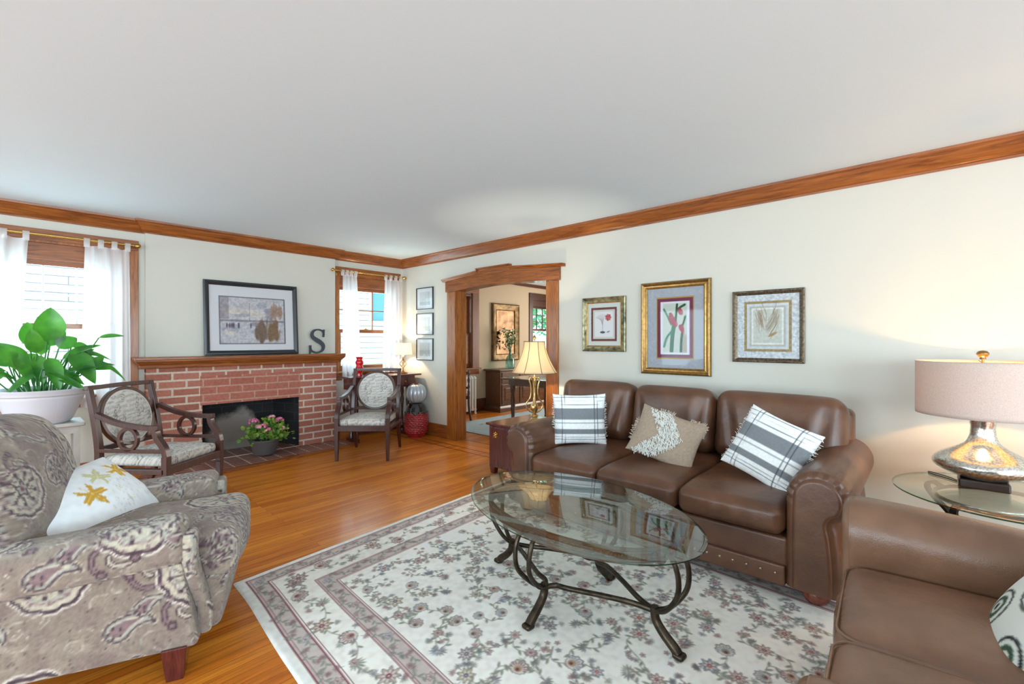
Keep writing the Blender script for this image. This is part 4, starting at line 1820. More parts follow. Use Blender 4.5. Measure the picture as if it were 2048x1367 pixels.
mb = MB()
g = np.random.default_rng(77)
cnt = 0
while cnt < 850:
    z = g.uniform(-.165, .165)
    k = g.uniform(0, 1)
    tipx = .115 - abs(z) * .80 if z > 0 else .115 - abs(z) * .95
    x = tipx - .155 * k
    if abs(x) > .2:
        continue
    y = pil_y(x, z) - .001
    d = np.array([.5, -.55, -.55]) + g.normal(size=3) * .30
    d /= np.linalg.norm(d)
    l = g.uniform(.012, .026)
    a = np.array([x, y, z])
    b = a + d * l * .5
    e = b + (d + np.array([.2, .5, -.9]) * .6) * l * .5
    tube(mb, [a, b, e], .0024, 4)
    cnt += 1
obj('tufting', mb, FRINGE, t)
TFR = M('taupe_fringe', (196, 178, 160), .9)
for p0, p1, out in (((-.215, 0, -.10), (-.215, 0, .06), (-1, 0, 0)), ((-.10, 0, .165), (.0, 0, .165), (0, 0, 1)), ((.20, 0, .08), (.21, 0, .165), (1, 0, .3)), ((.11, 0, .165), (.21, 0, .168), (0.3, 0, 1))):
    mb = MB()
    fringe(mb, p0, p1, out, 46, .026, 5, .0018)
    obj('fringe', mb, TFR, t)

# pillow on the loveseat, half out of the frame
cv = Canvas(.46, .46, .002, (222, 226, 218))
for k, (x, y, r) in enumerate(((.10, .34, .07), (.30, .30, .09), (.16, .14, .08), (.36, .10, .07), (.06, .2, .05))):
    cv.ell(x, y, r, r * .7, .5 * k, (44, 48, 48), 1, .008)
    cv.ell(x, y, r * .7, r * .45, .5 * k, (60, 84, 66), .9)
    cv.ell(x, y, r * .45, r * .25, .5 * k, (214, 218, 208))
    cv.ell(x, y, r * .2, r * .12, .5 * k, (40, 44, 44))
t = thing('throw_pillow', 'white pillow with green and black pattern on the loveseat', 'pillow')
put(t, pose((-2.13, -6.25, .575), (-.05, -.28, .42), (-.05, .85, .50)))
o = obj('cushion', pillow(MB(), .40, .40, .15, seed=31), painted('patterned_cotton', .9, .2, 900), t, sharp=0)
P = vco(o)
paint(o, cv, np.c_[P[:, 0] + .23, P[:, 2] + .23])


# ------------------------------------------------------------------ paisley recliner
def paisley():
    W = 1.0
    c = Canvas(W, W, .003, (138, 125, 112), wrap=True)
    g = np.random.default_rng(21)
    c.mottle(.85, .035, 4, (166, 154, 138))
    c.mottle(.7, .05, 14, (120, 102, 98))
    PUR, CRM, GRY, MAU, DK = (74, 56, 64), (184, 176, 158), (156, 156, 146), (130, 108, 110), (66, 50, 56)
    # dotted, feathery ground
    for k in range(1500):
        c.ell(g.uniform(0, W), g.uniform(0, W), .0035, .0028, 0, DK if k % 3 else (120, 98, 98), .6)
    for k in range(170):
        x, y, a = g.uniform(0, W), g.uniform(0, W), g.uniform(0, 6.28)
        r = g.uniform(.03, .07)
        tt = np.linspace(0, 1, 12)
        P = np.c_[x + r * tt * np.cos(a + 1.8 * tt), y + r * tt * np.sin(a + 1.8 * tt)]
        c.line(P, .004, MAU if k % 2 else (196, 188, 172), .7)

    def medal(x, y, r, a, n=11):
        sh = lambda k: (lambda t: r * k * (1 + .16 * np.cos(t)) * (.93 + .07 * np.abs(np.cos(n * t / 2))))
        c.blob(x, y, sh(1.06), r * 1.4, (206, 198, 186), a, .7)
        c.blob(x, y, sh(1.0), r * 1.4, PUR, a)
        c.blob(x, y, sh(.90), r * 1.4, CRM, a)
        c.blob(x, y, sh(.72), r * 1.3, MAU, a, 1, .006)
        c.blob(x, y, sh(.66), r * 1.3, GRY, a)
        c.blob(x, y, sh(.60), r * 1.3, CRM, a, .6)
        for q in range(9):
            b = a + 2 * PI * q / 9
            c.line([(x + .32 * r * math.cos(b), y + .32 * r * math.sin(b)), (x + .60 * r * math.cos(b), y + .60 * r * math.sin(b))], .006, PUR, .8)
            c.ell(x + .60 * r * math.cos(b), y + .60 * r * math.sin(b), .009, .009, 0, PUR, .9)
        c.blob(x, y, lambda t: r * .34 * (.8 + .2 * np.cos(5 * t)), r * .5, DK, a)
        c.blob(x, y, lambda t: r * .24 * (.8 + .2 * np.cos(5 * t)), r * .5, GRY, a)
        c.ell(x, y, r * .11, r * .08, a, (112, 58, 66))
        for q in range(int(n)):
            b = a + 2 * PI * q / n
            c.ell(x + .80 * r * math.cos(b), y + .80 * r * math.sin(b), .010, .006, b, MAU, .8)
            c.line([(x + .36 * r * math.cos(b + .2), y + .36 * r * math.sin(b + .2)), (x + .5 * r * math.cos(b + .45), y + .5 * r * math.sin(b + .45))], .005, DK, .7)
        # curling leaves to one side
        for q in range(5):
            b = a + PI + (q - 2) * .30
            x1, y1 = x + r * .95 * math.cos(b), y + r * .95 * math.sin(b)
            L = r * (.62 - .07 * abs(q - 2))
            tt = np.linspace(0, 1, 14)
            P = np.c_[x1 + L * tt * np.cos(b + .9 * (q - 2) * tt), y1 + L * tt * np.sin(b + .9 * (q - 2) * tt)]
            c.line(P, .020 * r / .15, PUR)
            c.line(P[:-1], .010 * r / .15, MAU if q % 2 else CRM)
            c.ell(P[-1][0], P[-1][1], .016 * r / .15, .016 * r / .15, 0, PUR)
            c.ell(P[-1][0], P[-1][1], .009 * r / .15, .009 * r / .15, 0, MAU)

    def drop(x, y, r, a):
        tt = np.linspace(0, 1, 16)
        th = a + 1.5 * tt ** 1.5
        px = x + np.cumsum(np.cos(th)) * r * 2.0 / 16
        py = y + np.cumsum(np.sin(th)) * r * 2.0 / 16
        for k, col in ((1.12, CRM), (1.0, PUR), (.80, GRY), (.58, CRM), (.44, MAU)):
            for i in range(16):
                rr = r * .62 * (1 - .93 * tt[i]) ** .8 - r * .62 * (1 - k) * .8
                if rr > .003:
                    c.ell(px[i], py[i], rr, rr, 0, col)
        for q in range(5):
            c.ell(x + .3 * r * math.cos(q * 1.26), y + .3 * r * math.sin(q * 1.26), .006, .006, 0, DK)

    medal(.27, .30, .155, .6)
    medal(.78, .74, .165, 2.6)
    medal(.80, .22, .10, -1.0)
    medal(.25, .80, .115, 4.0)
    medal(.54, .82, .085, 1.2, 9)
    medal(.53, .08, .08, 3.7, 9)
    medal(.02, .24, .07, 2.9, 9)
    for x, y, r, a in ((.54, .50, .075, 1.0), (.05, .55, .07, 2.4), (.52, .95, .06, 4.2), (.50, .12, .06, -.6), (.99, .97, .07, .4), (.42, .66, .05, 3.4), (.98, .42, .055, 5.2), (.53, .30, .06, 2.0), (.08, .08, .05, 5.0), (.62, .62, .05, .2), (.40, .47, .05, 5.4), (.97, .62, .05, 2.2)):
        drop(x, y, r, a)
    c.mottle(.10, .006, 6)
    return c


PAIS = paisley()
PFAB = painted('paisley_chenille', .95, .5, 500, sheen=.25, spec=.15)
REC = thing('recliner', 'paisley upholstered recliner armchair, cut by the left picture edge', 'armchair', (-3.455, -3.42, 0), R(67))


def pais(name, V, F, off, parent=None, sharp=0):
    o = obj(name, MB().add(V, F), PFAB, parent or REC, sharp=sharp)
    paint(o, PAIS, boxmap(o, off))
    return o


ST = .0072
# side panels with the front scroll: cut like a wing, front edge sweeping down
for s in (-1, 1):
    def fnp(V):
        V = V.copy()
        z = V[:, 2]
        return V
    V, F = rbox((.15, .86, .36), .02, ST, 3)
    # front edge: leans forward to the floor
    q = np.clip(-(V[:, 1]) / .43, 0, 1) ** 3
    V[:, 1] -= q * .045 * np.clip(-(V[:, 2] - .1) / .28, 0, 1)
    pais('side_panel', V + np.array([s * .335, .43, .30]), F, (.13 + .3 * s, .31))
    # padded arm top, overhanging outwards, higher at the front
    def fna(V):
        V = V.copy()
        t = (V[:, 1] + .46) / .92
        V[:, 2] += -.055 * t
        top = np.clip(V[:, 2] / .08, 0, 1)
        V[:, 2] += top * .012 * (1 - (V[:, 0] / .1) ** 2)
        V[:, 0] += s * .02 * np.clip(-V[:, 2] / .08, 0, 1) * 0
        return V
    V, F = rbox((.20, .90, .165), .045, ST, 4, fna)
    a = pais('arm', V + np.array([s * .350, .445, .548]), F, (.42 - .2 * s, .05))
    # front scroll: narrow facing with a welt that curves out to the seat
    V, F = rbox((.085, .05, .46), .02, ST, 3)
    t = (V[:, 2] + .23) / .46
    V[:, 0] -= s * (.085 * np.clip((.75 - t) / .5, 0, 1) ** 1.0 - .05)
    V[:, 1] += -.04 * np.clip((.8 - t) / .6, 0, 1) ** 1.5
    pais('arm_facing', V + np.array([s * .345, -.015, .36]), F, (.7, .2))
# seat, front rail and back
def fns(V):
    V = V.copy()
    u, v = V[:, 0] / .30, V[:, 1] / .40
    top = np.clip(V[:, 2] / .08, 0, 1)
    V[:, 2] += top * .03 * (1 - u ** 2) * (1 - .4 * v ** 2)
    fr = np.clip(-v - .55, 0, .45) / .45
    V[:, 0] *= 1 + .20 * fr ** .6
    V[:, 1] -= .045 * (1 - u ** 2) * np.clip(-v, 0, 1) ** 2
    return V


V, F = rbox((.54, .78, .20), .06, ST, 5, fns)
pais('seat_cushion', V + np.array([0, .245, .425]), F, (.15, .77))


def fnf(V):
    V = V.copy()
    u = V[:, 0] / .32
    V[:, 1] -= .04 * (1 - u ** 2) * np.clip((V[:, 2] + .12) / .24, 0, 1)
    V[:, 1] -= .02 * np.clip((V[:, 2] + .12) / .24, 0, 1)
    return V


V, F = rbox((.60, .12, .23), .03, ST, 4, fnf)
pais('front_rail', V + np.array([0, -.045, .235]), F, (.55, .35))
V, F = rbox((.66, .80, .20), .03, .03, 3)
pais('frame', V + np.array([0, .45, .225]), F, (.3, .3))


def fnb(V):
    V = V.copy()
    u, v, q = V[:, 0] / .36, V[:, 1] / .11, V[:, 2] / .33
    fr = np.clip(-v, 0, 1)
    V[:, 1] -= fr * (.055 * (1 - u ** 2) * (1 - q ** 2) + .03 * np.exp(-((q - .45) / .35) ** 2) * (1 - u ** 4))
    V[:, 1] += fr * .020 * np.exp(-((q + .52) / .10) ** 2)
    V[:, 0] *= 1 - .05 * np.clip(q, 0, 1) ** 2 - .10 * np.clip(q - .6, 0, 1) ** 2
    V[:, 2] += -.04 * np.clip(q, 0, 1) * u ** 2
    return V


V, F = rbox((.72, .24, .70), .10, ST, 6, fnb)
V = V @ rotm('X', -20).T
pais('back_cushion', V + np.array([.0, .70, .695]), F, (.02, .44))
for x, y in ((-.375, .035), (.375, .035), (-.34, .82), (.34, .82)):
    f = .02 * (1 if x > 0 else -1)
    mb = MB()
    taper(mb, (x, y, .0), (.058, .058), (x, y, .135), (.095, .085))
    obj('leg', mb, CHERRY, REC, smooth=False, bevel=.003)

# leaf pillow lying on the recliner seat
cv = Canvas(.60, .44, .0022, (226, 230, 232))
cv.mottle(.03, .02, 3)


def leaf(cx, cy, r, a, col, vein):
    def rf(t):
        b = np.abs(((t + PI) % (2 * PI)) - PI)
        lobes = np.abs(np.cos(2.5 * t)) ** 1.6
        return r * (.36 + .64 * lobes * (1 - .25 * (b / PI))) * (1 + .10 * np.cos(17 * t)) * np.where(b > 2.6, .35, 1)
    cv.blob(cx, cy, rf, r * 1.2, col, a)
    for q in (-1.25, 0, 1.25):
        cv.line([(cx, cy), (cx + r * .85 * math.cos(a + q), cy + r * .85 * math.sin(a + q))], .003, vein, .8)
    cv.line([(cx, cy), (cx - r * .8 * math.cos(a), cy - r * .8 * math.sin(a))], .0045, vein, .9)


leaf(.275, .20, .072, -1.3, (196, 152, 60), (226, 196, 120))
leaf(.375, .275, .064, 1.0, (196, 194, 150), (226, 224, 190))
leaf(.495, .29, .064, -.5, (204, 162, 60), (232, 204, 130))
g = np.random.default_rng(8)
for k in range(46):
    x, y = g.uniform(.30, .52), g.uniform(.06, .22)
    a = g.uniform(1.0, 2.2)
    cv.line([(x, y), (x + .02 * math.cos(a), y + .02 * math.sin(a))], .0022, (176, 170, 158) if k % 3 else (206, 186, 130), .7)
t = thing('throw_pillow', 'white pillow with gold maple leaves on the paisley recliner', 'pillow')
put(t, pose((-3.86, -3.13, .60), (-.50, .50, .55), (.34, -.50, .80)))
o = obj('cushion', pillow(MB(), .58, .41, .19, n=130, seed=41), painted('white_cotton', .9, .2, 900), t, sharp=0)
P = vco(o)
paint(o, cv, np.c_[P[:, 0] + .30, P[:, 2] + .22])


# ------------------------------------------------------------------ carved armchairs with script cloth
def script():
    c = Canvas(.7, .7, .0026, (206, 202, 194))
    g = np.random.default_rng(12)
    c.mottle(.05, .01, 3)
    y = .02
    while y < .70:
        x = g.uniform(-.05, .03)
        big = g.uniform() < .25
        while x < .72:
            L = g.uniform(.04, .11)
            n = int(L / .0035) + 4
            tt = np.linspace(0, 1, n)
            A_ = (.011 if big else .0055) * g.uniform(.7, 1.2)
            ph = g.uniform(0, 6)
            P = np.c_[x + L * tt + .006 * np.sin(tt * L * 700 + ph), y + A_ * np.sin(tt * L * 520 + ph) + .012 * tt]
            c.line(P, .0022, (100, 92, 90), .62)
            if g.uniform() < .3:
                k = x + L
                c.line(bez([(k, y, 0), (k + .012, y + .03, 0), (k + .02, y + .012, 0), (k + .008, y - .022, 0), (k - .008, y - .012, 0)], 6)[:, :2], .0034, (74, 66, 66), .85)
            x += L + g.uniform(.008, .02)
        y += .040 if big else .029
    return c


SCR = script()
SCLOTH = painted('script_cloth', .9, .25, 900, sheen=.1)


def armchair():
    t = thing('accent_chair', 'mahogany armchair with round script-print back, nearest the potted plant', 'armchair', (0, 0, 0), 0, 'round-backed mahogany armchairs')
    hw_ = .285
    zs = .39
    # front legs with arm posts, rear legs with stiles
    for s in (-1, 1):
        mb = MB()
        taper(mb, (s * hw_, -.30, 0), (.030, .034), (s * hw_, -.30, .30), (.046, .046))
        taper(mb, (s * hw_, -.30, .30), (.046, .046), (s * hw_, -.30, .475), (.046, .048))
        obj('front_leg', mb, MAHOG, t, smooth=False, bevel=.003)
        mb = MB()
        path = bez([(s * hw_, -.305, .470), (s * hw_, -.285, .54), (s * hw_, -.235, .61), (s * hw_, -.215, .665), (s * hw_, -.222, .690)], 6)
        sweep(mb, path, rect(.040, .046), up=(1, 0, 0))
        path = bez([(s * hw_, -.245, .692), (s * hw_, -.16, .690), (s * hw_, -.04, .700), (s * hw_, .10, .725), (s * hw_, .235, .775), (s * hw_, .265, .792)], 8)
        sweep(mb, path, rect(.036, .042), up=(1, 0, 0))
        obj('arm', mb, MAHOG, t, sharp=30, bevel=.004)
        # stile and rear leg in one curved piece
        mb = MB()
        path = bez([(s * (hw_ - .01), .385, 0), (s * (hw_ - .01), .315, .18), (s * (hw_ - .01), .265, .36), (s * (hw_ - .01), .255, .50), (s * (hw_ - .01), .285, .72), (s * (hw_ - .01), .345, 1.0)], 8)
        k = len(path)
        sc = np.interp(np.arange(k), [0, k * .38, k - 1], [.72, 1.1, .95])
        sweep(mb, path, rect(.042, .040), up=(1, 0, 0), scale=sc)
        obj('back_leg', mb, MAHOG, t, sharp=30, bevel=.003)
        # little ring under the arm
        mb = MB()
        n = 28
        path = [(s * hw_, .005 + .072 * math.cos(2 * PI * i / n), .602 + .080 * math.sin(2 * PI * i / n)) for i in range(n)]
        sweep(mb, path, rect(.024, .026), closed=True, up=(1, 0, 0))
        obj('arm_ring', mb, MAHOG, t, sharp=40)
        mb = MB()
        sweep(mb, [(s * hw_, -.29, .512), (s * hw_, .255, .512)], rect(.026, .026), up=(1, 0, 0))
        sweep(mb, [(s * hw_, -.29, .362), (s * hw_, .262, .362)], rect(.034, .062), up=(1, 0, 0))
        obj('side_rail', mb, MAHOG, t, smooth=False, bevel=.002)
    mb = MB()
    box(mb, (-hw_ + .015, -.322, .335), (hw_ - .015, -.286, .395))
    obj('front_rail', mb, MAHOG, t, smooth=False, bevel=.003)
    mb = MB()
    box(mb, (-hw_ + .03, .235, .335), (hw_ - .03, .270, .395))
    box(mb, (-hw_ + .03, .240, .500), (hw_ - .03, .268, .540))
    obj('back_rail', mb, MAHOG, t, smooth=False, bevel=.003)
    mb = MB()
    path = bez([(-hw_ - .012, .343, .988), (0, .348, .992), (hw_ + .012, .343, .988)], 6)
    sweep(mb, path, rect(.034, .034), up=(0, 1, 0))
    obj('top_rail', mb, MAHOG, t, sharp=30, bevel=.004)
    # the round back: ring and padded disc in the tilted plane of the stiles
    tilt = math.atan2(.345 - .285, 1.0 - .72)
    cz, cy = .735, .290
    def bp(a, r, dy=0):
        x, h = r * math.cos(a), r * math.sin(a)
        return (x, cy + h * math.sin(tilt) + dy * math.cos(tilt), cz + h * math.cos(tilt) - dy * math.sin(tilt))
    n = 56
    mb = MB()
    sec = rect(.034, .034)
    sweep(mb, [bp(2 * PI * i / n, .226) for i in range(n)], sec, closed=True, up=(0, math.cos(tilt), -math.sin(tilt)))
    obj('back_ring', mb, MAHOG, t, sharp=40, bevel=.004)
    V, F = [], []
    rings = 34
    for s in (-1, 1):
        b0 = len(V)
        V.append(bp(0, 0, s * .034))
        for i in range(1, rings + 1):
            rr = .214 * i / rings
            th = s * (.012 + .022 * math.sqrt(max(0, 1 - (i / rings) ** 2)))
            for k in range(96):
                V.append(bp(2 * PI * k / 96, rr, th))
        for k in range(96):
            l = (k + 1) % 96
            F.append((b0, b0 + 1 + k, b0 + 1 + l) if s < 0 else (b0, b0 + 1 + l, b0 + 1 + k))
            for i in range(rings - 1):
                q = (b0 + 1 + i * 96 + k, b0 + 1 + (i + 1) * 96 + k, b0 + 1 + (i + 1) * 96 + l, b0 + 1 + i * 96 + l)
                F.append(q if s < 0 else q[::-1])
    o = obj('back_pad', MB().add(V, F), SCLOTH, t, sharp=0)
    P = vco(o)
    paint(o, SCR, np.c_[P[:, 0] + .35, P[:, 2] - .4])
    mb = MB()
    tube(mb, [bp(2 * PI * i / n, .212, -.014) for i in range(n)], .0045, 6, closed=True)
    obj('piping', mb, M('cream_piping', (214, 208, 198), .9), o)

    def fnseat(V):
        V = V.copy()
        u, v = V[:, 0] / .27, V[:, 1] / .27
        top = np.clip(V[:, 2] / .04, 0, 1)
        V[:, 2] += top * .035 * (1 - u ** 2) * (1 - v ** 2)
        V[:, 0] *= 1 - .04 * (v + 1) / 2
        return V
    V, F = rbox((.535, .535, .075), .03, .0075, 4, fnseat)
    o = obj('seat_cushion', MB().add(V + np.array([0, -.025, .425]), F), SCLOTH, t, sharp=0)
    P = vco(o)
    paint(o, SCR, np.c_[P[:, 0] + .35, P[:, 1] + .35 + P[:, 2] * .6 - .25])
    return t


chairs = armchair()
# facing (0.62,-0.79): front -Y
chairs.location = (-3.245, -1.315, 0.0)
chairs.rotation_euler = (0, 0, math.atan2(.62, .79))
dup(chairs, (-1.185, -1.06, 0), math.atan2(-.72, .69), 'mahogany armchair with round script-print back, in front of the corner desk')

# ------------------------------------------------------------------ oval glass coffee table
CT = thing('coffee_table', 'oval glass coffee table on scrolled bronze legs standing on the rug', 'table', (-2.137, -4.642, 0), R(-102.86))
# local X is the long axis
GA, GB, GZ = .698, .448, .500


def oval(a, b, n=96):
    return [(a * math.cos(2 * PI * k / n), b * math.sin(2 * PI * k / n)) for k in range(n)]


mb = MB()
n = 96
levels = [(0.0, .0), (-.0, .009), (-.022, .012)]
V, F = [], []
prof = [(GA - .004, GB - .004, GZ), (GA, GB, GZ + .003), (GA, GB, GZ + .008), (GA - .022, GB - .022, GZ + .0125)]
for a, b, z in prof:
    V += [(x, y, z) for x, y in oval(a, b)]
mb.add(V, [tuple(range(n - 1, -1, -1)), tuple(3 * n + k for k in range(n))], 0)
mb.F += [[i * n + k, i * n + (k + 1) % n, (i + 1) * n + (k + 1) % n, (i + 1) * n + k] for i in range(3) for k in range(n)]
mb.fm += [1 if i < 2 else 0 for i in range(3) for k in range(n)]
obj('glass_top', mb, [TABLEGLASS, GLASSEDGE], CT, sharp=15)
# double oval hoop under the glass with a twisted rope between
mb = MB()
ra, rbb = .545, .315
tube(mb, [(x, y, .482) for x, y in oval(ra, rbb)], .010, 10, closed=True)
tube(mb, [(x, y, .435) for x, y in oval(ra - .004, rbb - .004)], .009, 10, closed=True)
hoop = obj('hoop', mb, BRONZE, CT)
mb = MB()
for ph in (0, 2 * PI / 3, 4 * PI / 3):
    N_ = 900
    P = []
    for k in range(N_):
        a = 2 * PI * k / N_
        q = 130 * a + ph
        P.append(((ra - .002 + .006 * math.cos(q)) * math.cos(a), (rbb - .002 + .006 * math.cos(q)) * math.sin(a), .458 + .006 * math.sin(q)))
    tube(mb, P, .0055, 5, closed=True)
obj('rope', mb, BRONZE, hoop)
BAR = .0125


def scroll(c, r0, a0, turns, up=True, n=26):
    """spiral in the (r,z) plane"""
    P = []
    for k in range(n + 1):
        t = k / n
        r = r0 * (1 - .72 * t)
        a = a0 + turns * 2 * PI * t
        P.append((c[0] + r * math.cos(a), c[1] + r * math.sin(a)))
    return P


J = {}
for q, (ux, uy, rad, jr) in enumerate(((1, 0, .565, .46), (0, 1, .312, .212), (-1, 0, .565, .46), (0, -1, .312, .212))):
    tx, ty = -uy, ux
    def W(r, s, z):
        return (ux * r + tx * s, uy * r + ty * s, z)
    jz = .165
    J[q] = (np.array(W(jr, 0, jz)), ux, uy)
    mb = MB()
    # foot: sweeps outward and ends in a small pad
    path = bez([W(rad + .005, 0, RZ + .016), W(rad - .012, 0, RZ + .035), W(jr + .045, 0, .085), W(jr + .008, 0, .13), W(jr, 0, jz + .02)], 8)
    sweep(mb, path, circ(BAR * 1.05, 10), scale=np.linspace(1.75, 1.45, len(path)))
    rb(mb, W(rad + .012, 0, RZ + .013), (.05, .05, .025), .012, .02, 3)
    leg = obj('leg', mb, BRONZE, CT)
    mb = MB()
    for s in (-1, 1):
        # twin bars: bow out and up to the hoop, then curl in as a scroll
        e = rad + .045 - (.02 if abs(ux) else .0)
        top = [(jr, .004, jz), (jr + .065, .020, .20), (e - .004, .040, .285), (e + .006, .046, .37), (e - .02, .046, .44), (e - .07, .046, .467)]
        path = [W(r, s * w, z) for r, w, z in top]
        sc = scroll((e - .075, .434), .034, PI / 2, .95)
        path = list(bez(path, 7)) + [np.array(W(r, s * .045, z)) for r, z in sc[1:]]
        sweep(mb, path, circ(BAR * .92, 9))
        sphere(mb, W(sc[-1][0], s * .045, sc[-1][1]), .015, 10, 8)
    obj('scroll_bars', mb, BRONZE, leg)
for a, b in ((0, 1), (1, 2), (2, 3), (3, 0)):
    pa, ax, ay = J[a]
    pb, bx_, by_ = J[b]
    ea, eb = (a, b) if a % 2 == 0 else (b, a)      # ea: end leg, eb: side leg
    p0, ux0, uy0 = J[ea]
    p1, ux1, uy1 = J[eb]
    # from the end junction along the axis, ogee to the side junction
    path = bez([p0, p0 + np.array([-ux0 * .10, uy1 * .030, .006]), p0 + np.array([-ux0 * .23, uy1 * .095, .012]), p1 + np.array([ux0 * .10, -uy1 * .055, .012]), p1 + np.array([ux0 * .035, -uy1 * .042, .006]), p1], 8)
    mb = MB()
    sweep(mb, path, circ(BAR, 9))
    obj('stretcher', mb, BRONZE, CT)
for ch in CT.children:
    if not ch.name.startswith('glass_top'):
        ch.rotation_euler = (0, 0, R(8))


# ------------------------------------------------------------------ lamps
def bulb(parent, loc, power, color=(1.0, .74, .44), r=.03):
    l = bpy.data.lights.new('bulb_light', 'POINT')
    l.energy = power
    l.color = color
    l.shadow_soft_size = r
    o = bpy.data.objects.new('bulb_light', l)
    COL.objects.link(o)
    o.parent = parent
    o.location = loc
    return o


BULB = M('frosted_bulb', (255, 250, 240), .4, emit=(255, 224, 170), estr=6.0)


def bulb_mesh(parent, z, r=.028):
    prof = [(0.0001, -.075), (.013, -.075), (.013, -.045), (.02, -.03), (r, 0), (r * .86, .018), (r * .5, .03), (0.0001, .034)]
    return obj('bulb', lathe(MB(), prof, 18, (0, 0, z)), BULB, parent)


# big mercury glass lamp by the right wall
LM = thing('table_lamp', 'mercury glass lamp with wide drum shade on the glass end table', 'lamp', (-.445, -6.215, .5425))
DRUM = clothglow('linen_drum_shade', (206, 192, 184), .22, 0.0, .08)
prof = []
for z in np.linspace(.05, .39, 48):
    q = np.interp(z, [.05, .06, .08, .10, .118, .14, .165, .19, .215, .24, .28, .33, .39], [.098, .125, .172, .202, .213, .208, .188, .148, .102, .070, .054, .050, .060])
    prof.append((float(q), float(z)))
for _ in range(2):
    prof = [prof[0]] + [((prof[i - 1][0] + 2 * prof[i][0] + prof[i + 1][0]) / 4, prof[i][1]) for i in range(1, len(prof) - 1)] + [prof[-1]]
m, nn, ll, pp = newmat('mercury_glass')
tc = nn.new('ShaderNodeTexCoord')
v = nn.new('ShaderNodeTexNoise')
v.inputs['Scale'].default_value = 110
v.inputs['Detail'].default_value = 6
r_ = nn.new('ShaderNodeValToRGB')
r_.color_ramp.elements[0].position, r_.color_ramp.elements[0].color = .40, L4((184, 182, 172))
r_.color_ramp.elements[1].position, r_.color_ramp.elements[1].color = .56, L4((230, 230, 224))
ll.new(tc.outputs['Object'], v.inputs['Vector'])
ll.new(v.outputs['Fac'], r_.inputs['Fac'])
ll.new(r_.outputs['Color'], pp.inputs['Base Color'])
pp.inputs['Metallic'].default_value = .95
pp.inputs['Roughness'].default_value = .2
bp_ = nn.new('ShaderNodeBump')
bp_.inputs['Strength'].default_value = .12
bp_.inputs['Distance'].default_value = .004
ll.new(v.outputs['Fac'], bp_.inputs['Height'])
ll.new(bp_.outputs['Normal'], pp.inputs['Normal'])
obj('body', lathe(MB(), prof, 48), m, LM, sharp=60)
mb = MB()
rb(mb, (0, 0, .024), (.20, .20, .048), .01, .04, 3)
obj('base', mb, M('dark_lamp_base', (52, 36, 28), .3), LM)


def shade(parent, r0, r1, z0, z1, mat, n=64, th=.002, bell=None, trim=None):
    mb = MB()
    K = 14
    pr = []
    for k in range(K + 1):
        t = k / K
        rr = bell(t) if bell else r0 + (r1 - r0) * t
        pr.append((rr, z0 + (z1 - z0) * t))
    V = []
    for rr, z in pr:
        for k in range(n):
            a = 2 * PI * k / n
            V.append((rr * math.cos(a), rr * math.sin(a), z))
    F = [(i * n + k, i * n + (k + 1) % n, (i + 1) * n + (k + 1) % n, (i + 1) * n + k) for i in range(K) for k in range(n)]
    o = obj('shade', mb.add(V, F), mat, parent, sharp=0)
    so = o.modifiers.new('thickness', 'SOLIDIFY')
    so.thickness = th
    so.offset = 0
    if trim is not None:
        mb = MB()
        for rr, z in (pr[0], pr[-1]):
            tube(mb, [(rr * math.cos(2 * PI * k / n), rr * math.sin(2 * PI * k / n), z) for k in range(n)], .004, 6, closed=True)
        obj('trim', mb, trim, o)
    return o, pr


shade(LM, .283, .283, .395, .695, DRUM)
mb = MB()
tube(mb, [(0, 0, .39), (0, 0, .71)], .006, 8)
for k in range(3):
    a = 2 * PI * k / 3
    tube(mb, [(0, 0, .685), (.28 * math.cos(a), .28 * math.sin(a), .69)], .0025, 6)
obj('harp', mb, GOLD, LM)
obj('finial', lathe(MB(), [(0.0001, .705), (.014, .706), (.012, .716), (.02, .722), (.026, .732), (.026, .742), (.018, .752), (0.0001, .756)], 20), GOLD, LM)
bulb_mesh(LM, .54)
bulb(LM, (0, 0, .565), 21, (1.0, .53, .17))

# gold scrolled lamp beside the sofa
LG = thing('table_lamp', 'gold openwork lamp with panelled bell shade beside the leather sofa', 'lamp', (-.445, -2.99, .5195))
GOLDL = M('pale_gold_metal', (190, 160, 104), .28, .85, vary=.15, vscale=40)
obj('base', lathe(MB(), [(.085, 0), (.088, .008), (.075, .018), (.05, .024), (.035, .034), (.03, .05), (.042, .06), (.030, .075), (.018, .085), (0.0001, .088)], 32), GOLDL, LG)
mb = MB()
lathe(mb, [(.016, .084), (.022, .10), (.034, .12), (.044, .15), (.034, .18), (.018, .2), (.014, .26), (.017, .36), (.022, .43), (.03, .455), (.012, .465), (.010, .50), (0.0001, .505)], 24)
obj('stem', mb, GOLDL, LG)
for k in range(4):
    a = PI / 4 + 2 * PI * k / 4
    path = bez([(.02, .095), (.055, .115), (.082, .155), (.078, .20), (.045, .245), (.034, .31), (.040, .38), (.052, .425), (.044, .452), (.030, .440)], 6)if False else bez([(.02, 0, .095), (.055, 0, .115), (.082, 0, .155), (.078, 0, .20), (.045, 0, .245), (.034, 0, .31), (.040, 0, .38), (.052, 0, .425), (.044, 0, .452), (.030, 0, .440)], 6)
    mb = MB()
    tube(mb, [(p[0] * math.cos(a), p[0] * math.sin(a), p[2]) for p in path], .0075, 8)
    obj('scroll', mb, GOLDL, LG)
BELL = clothglow('cream_silk_shade', (246, 232, 204), .62, 0.0)
bell = lambda t: .108 + .124 * (1 - t) ** 1.75
sh, pr = shade(LG, 0, 0, .505, .825, BELL, n=64, bell=bell, trim=M('shade_braid', (120, 88, 52), .7))
mb = MB()
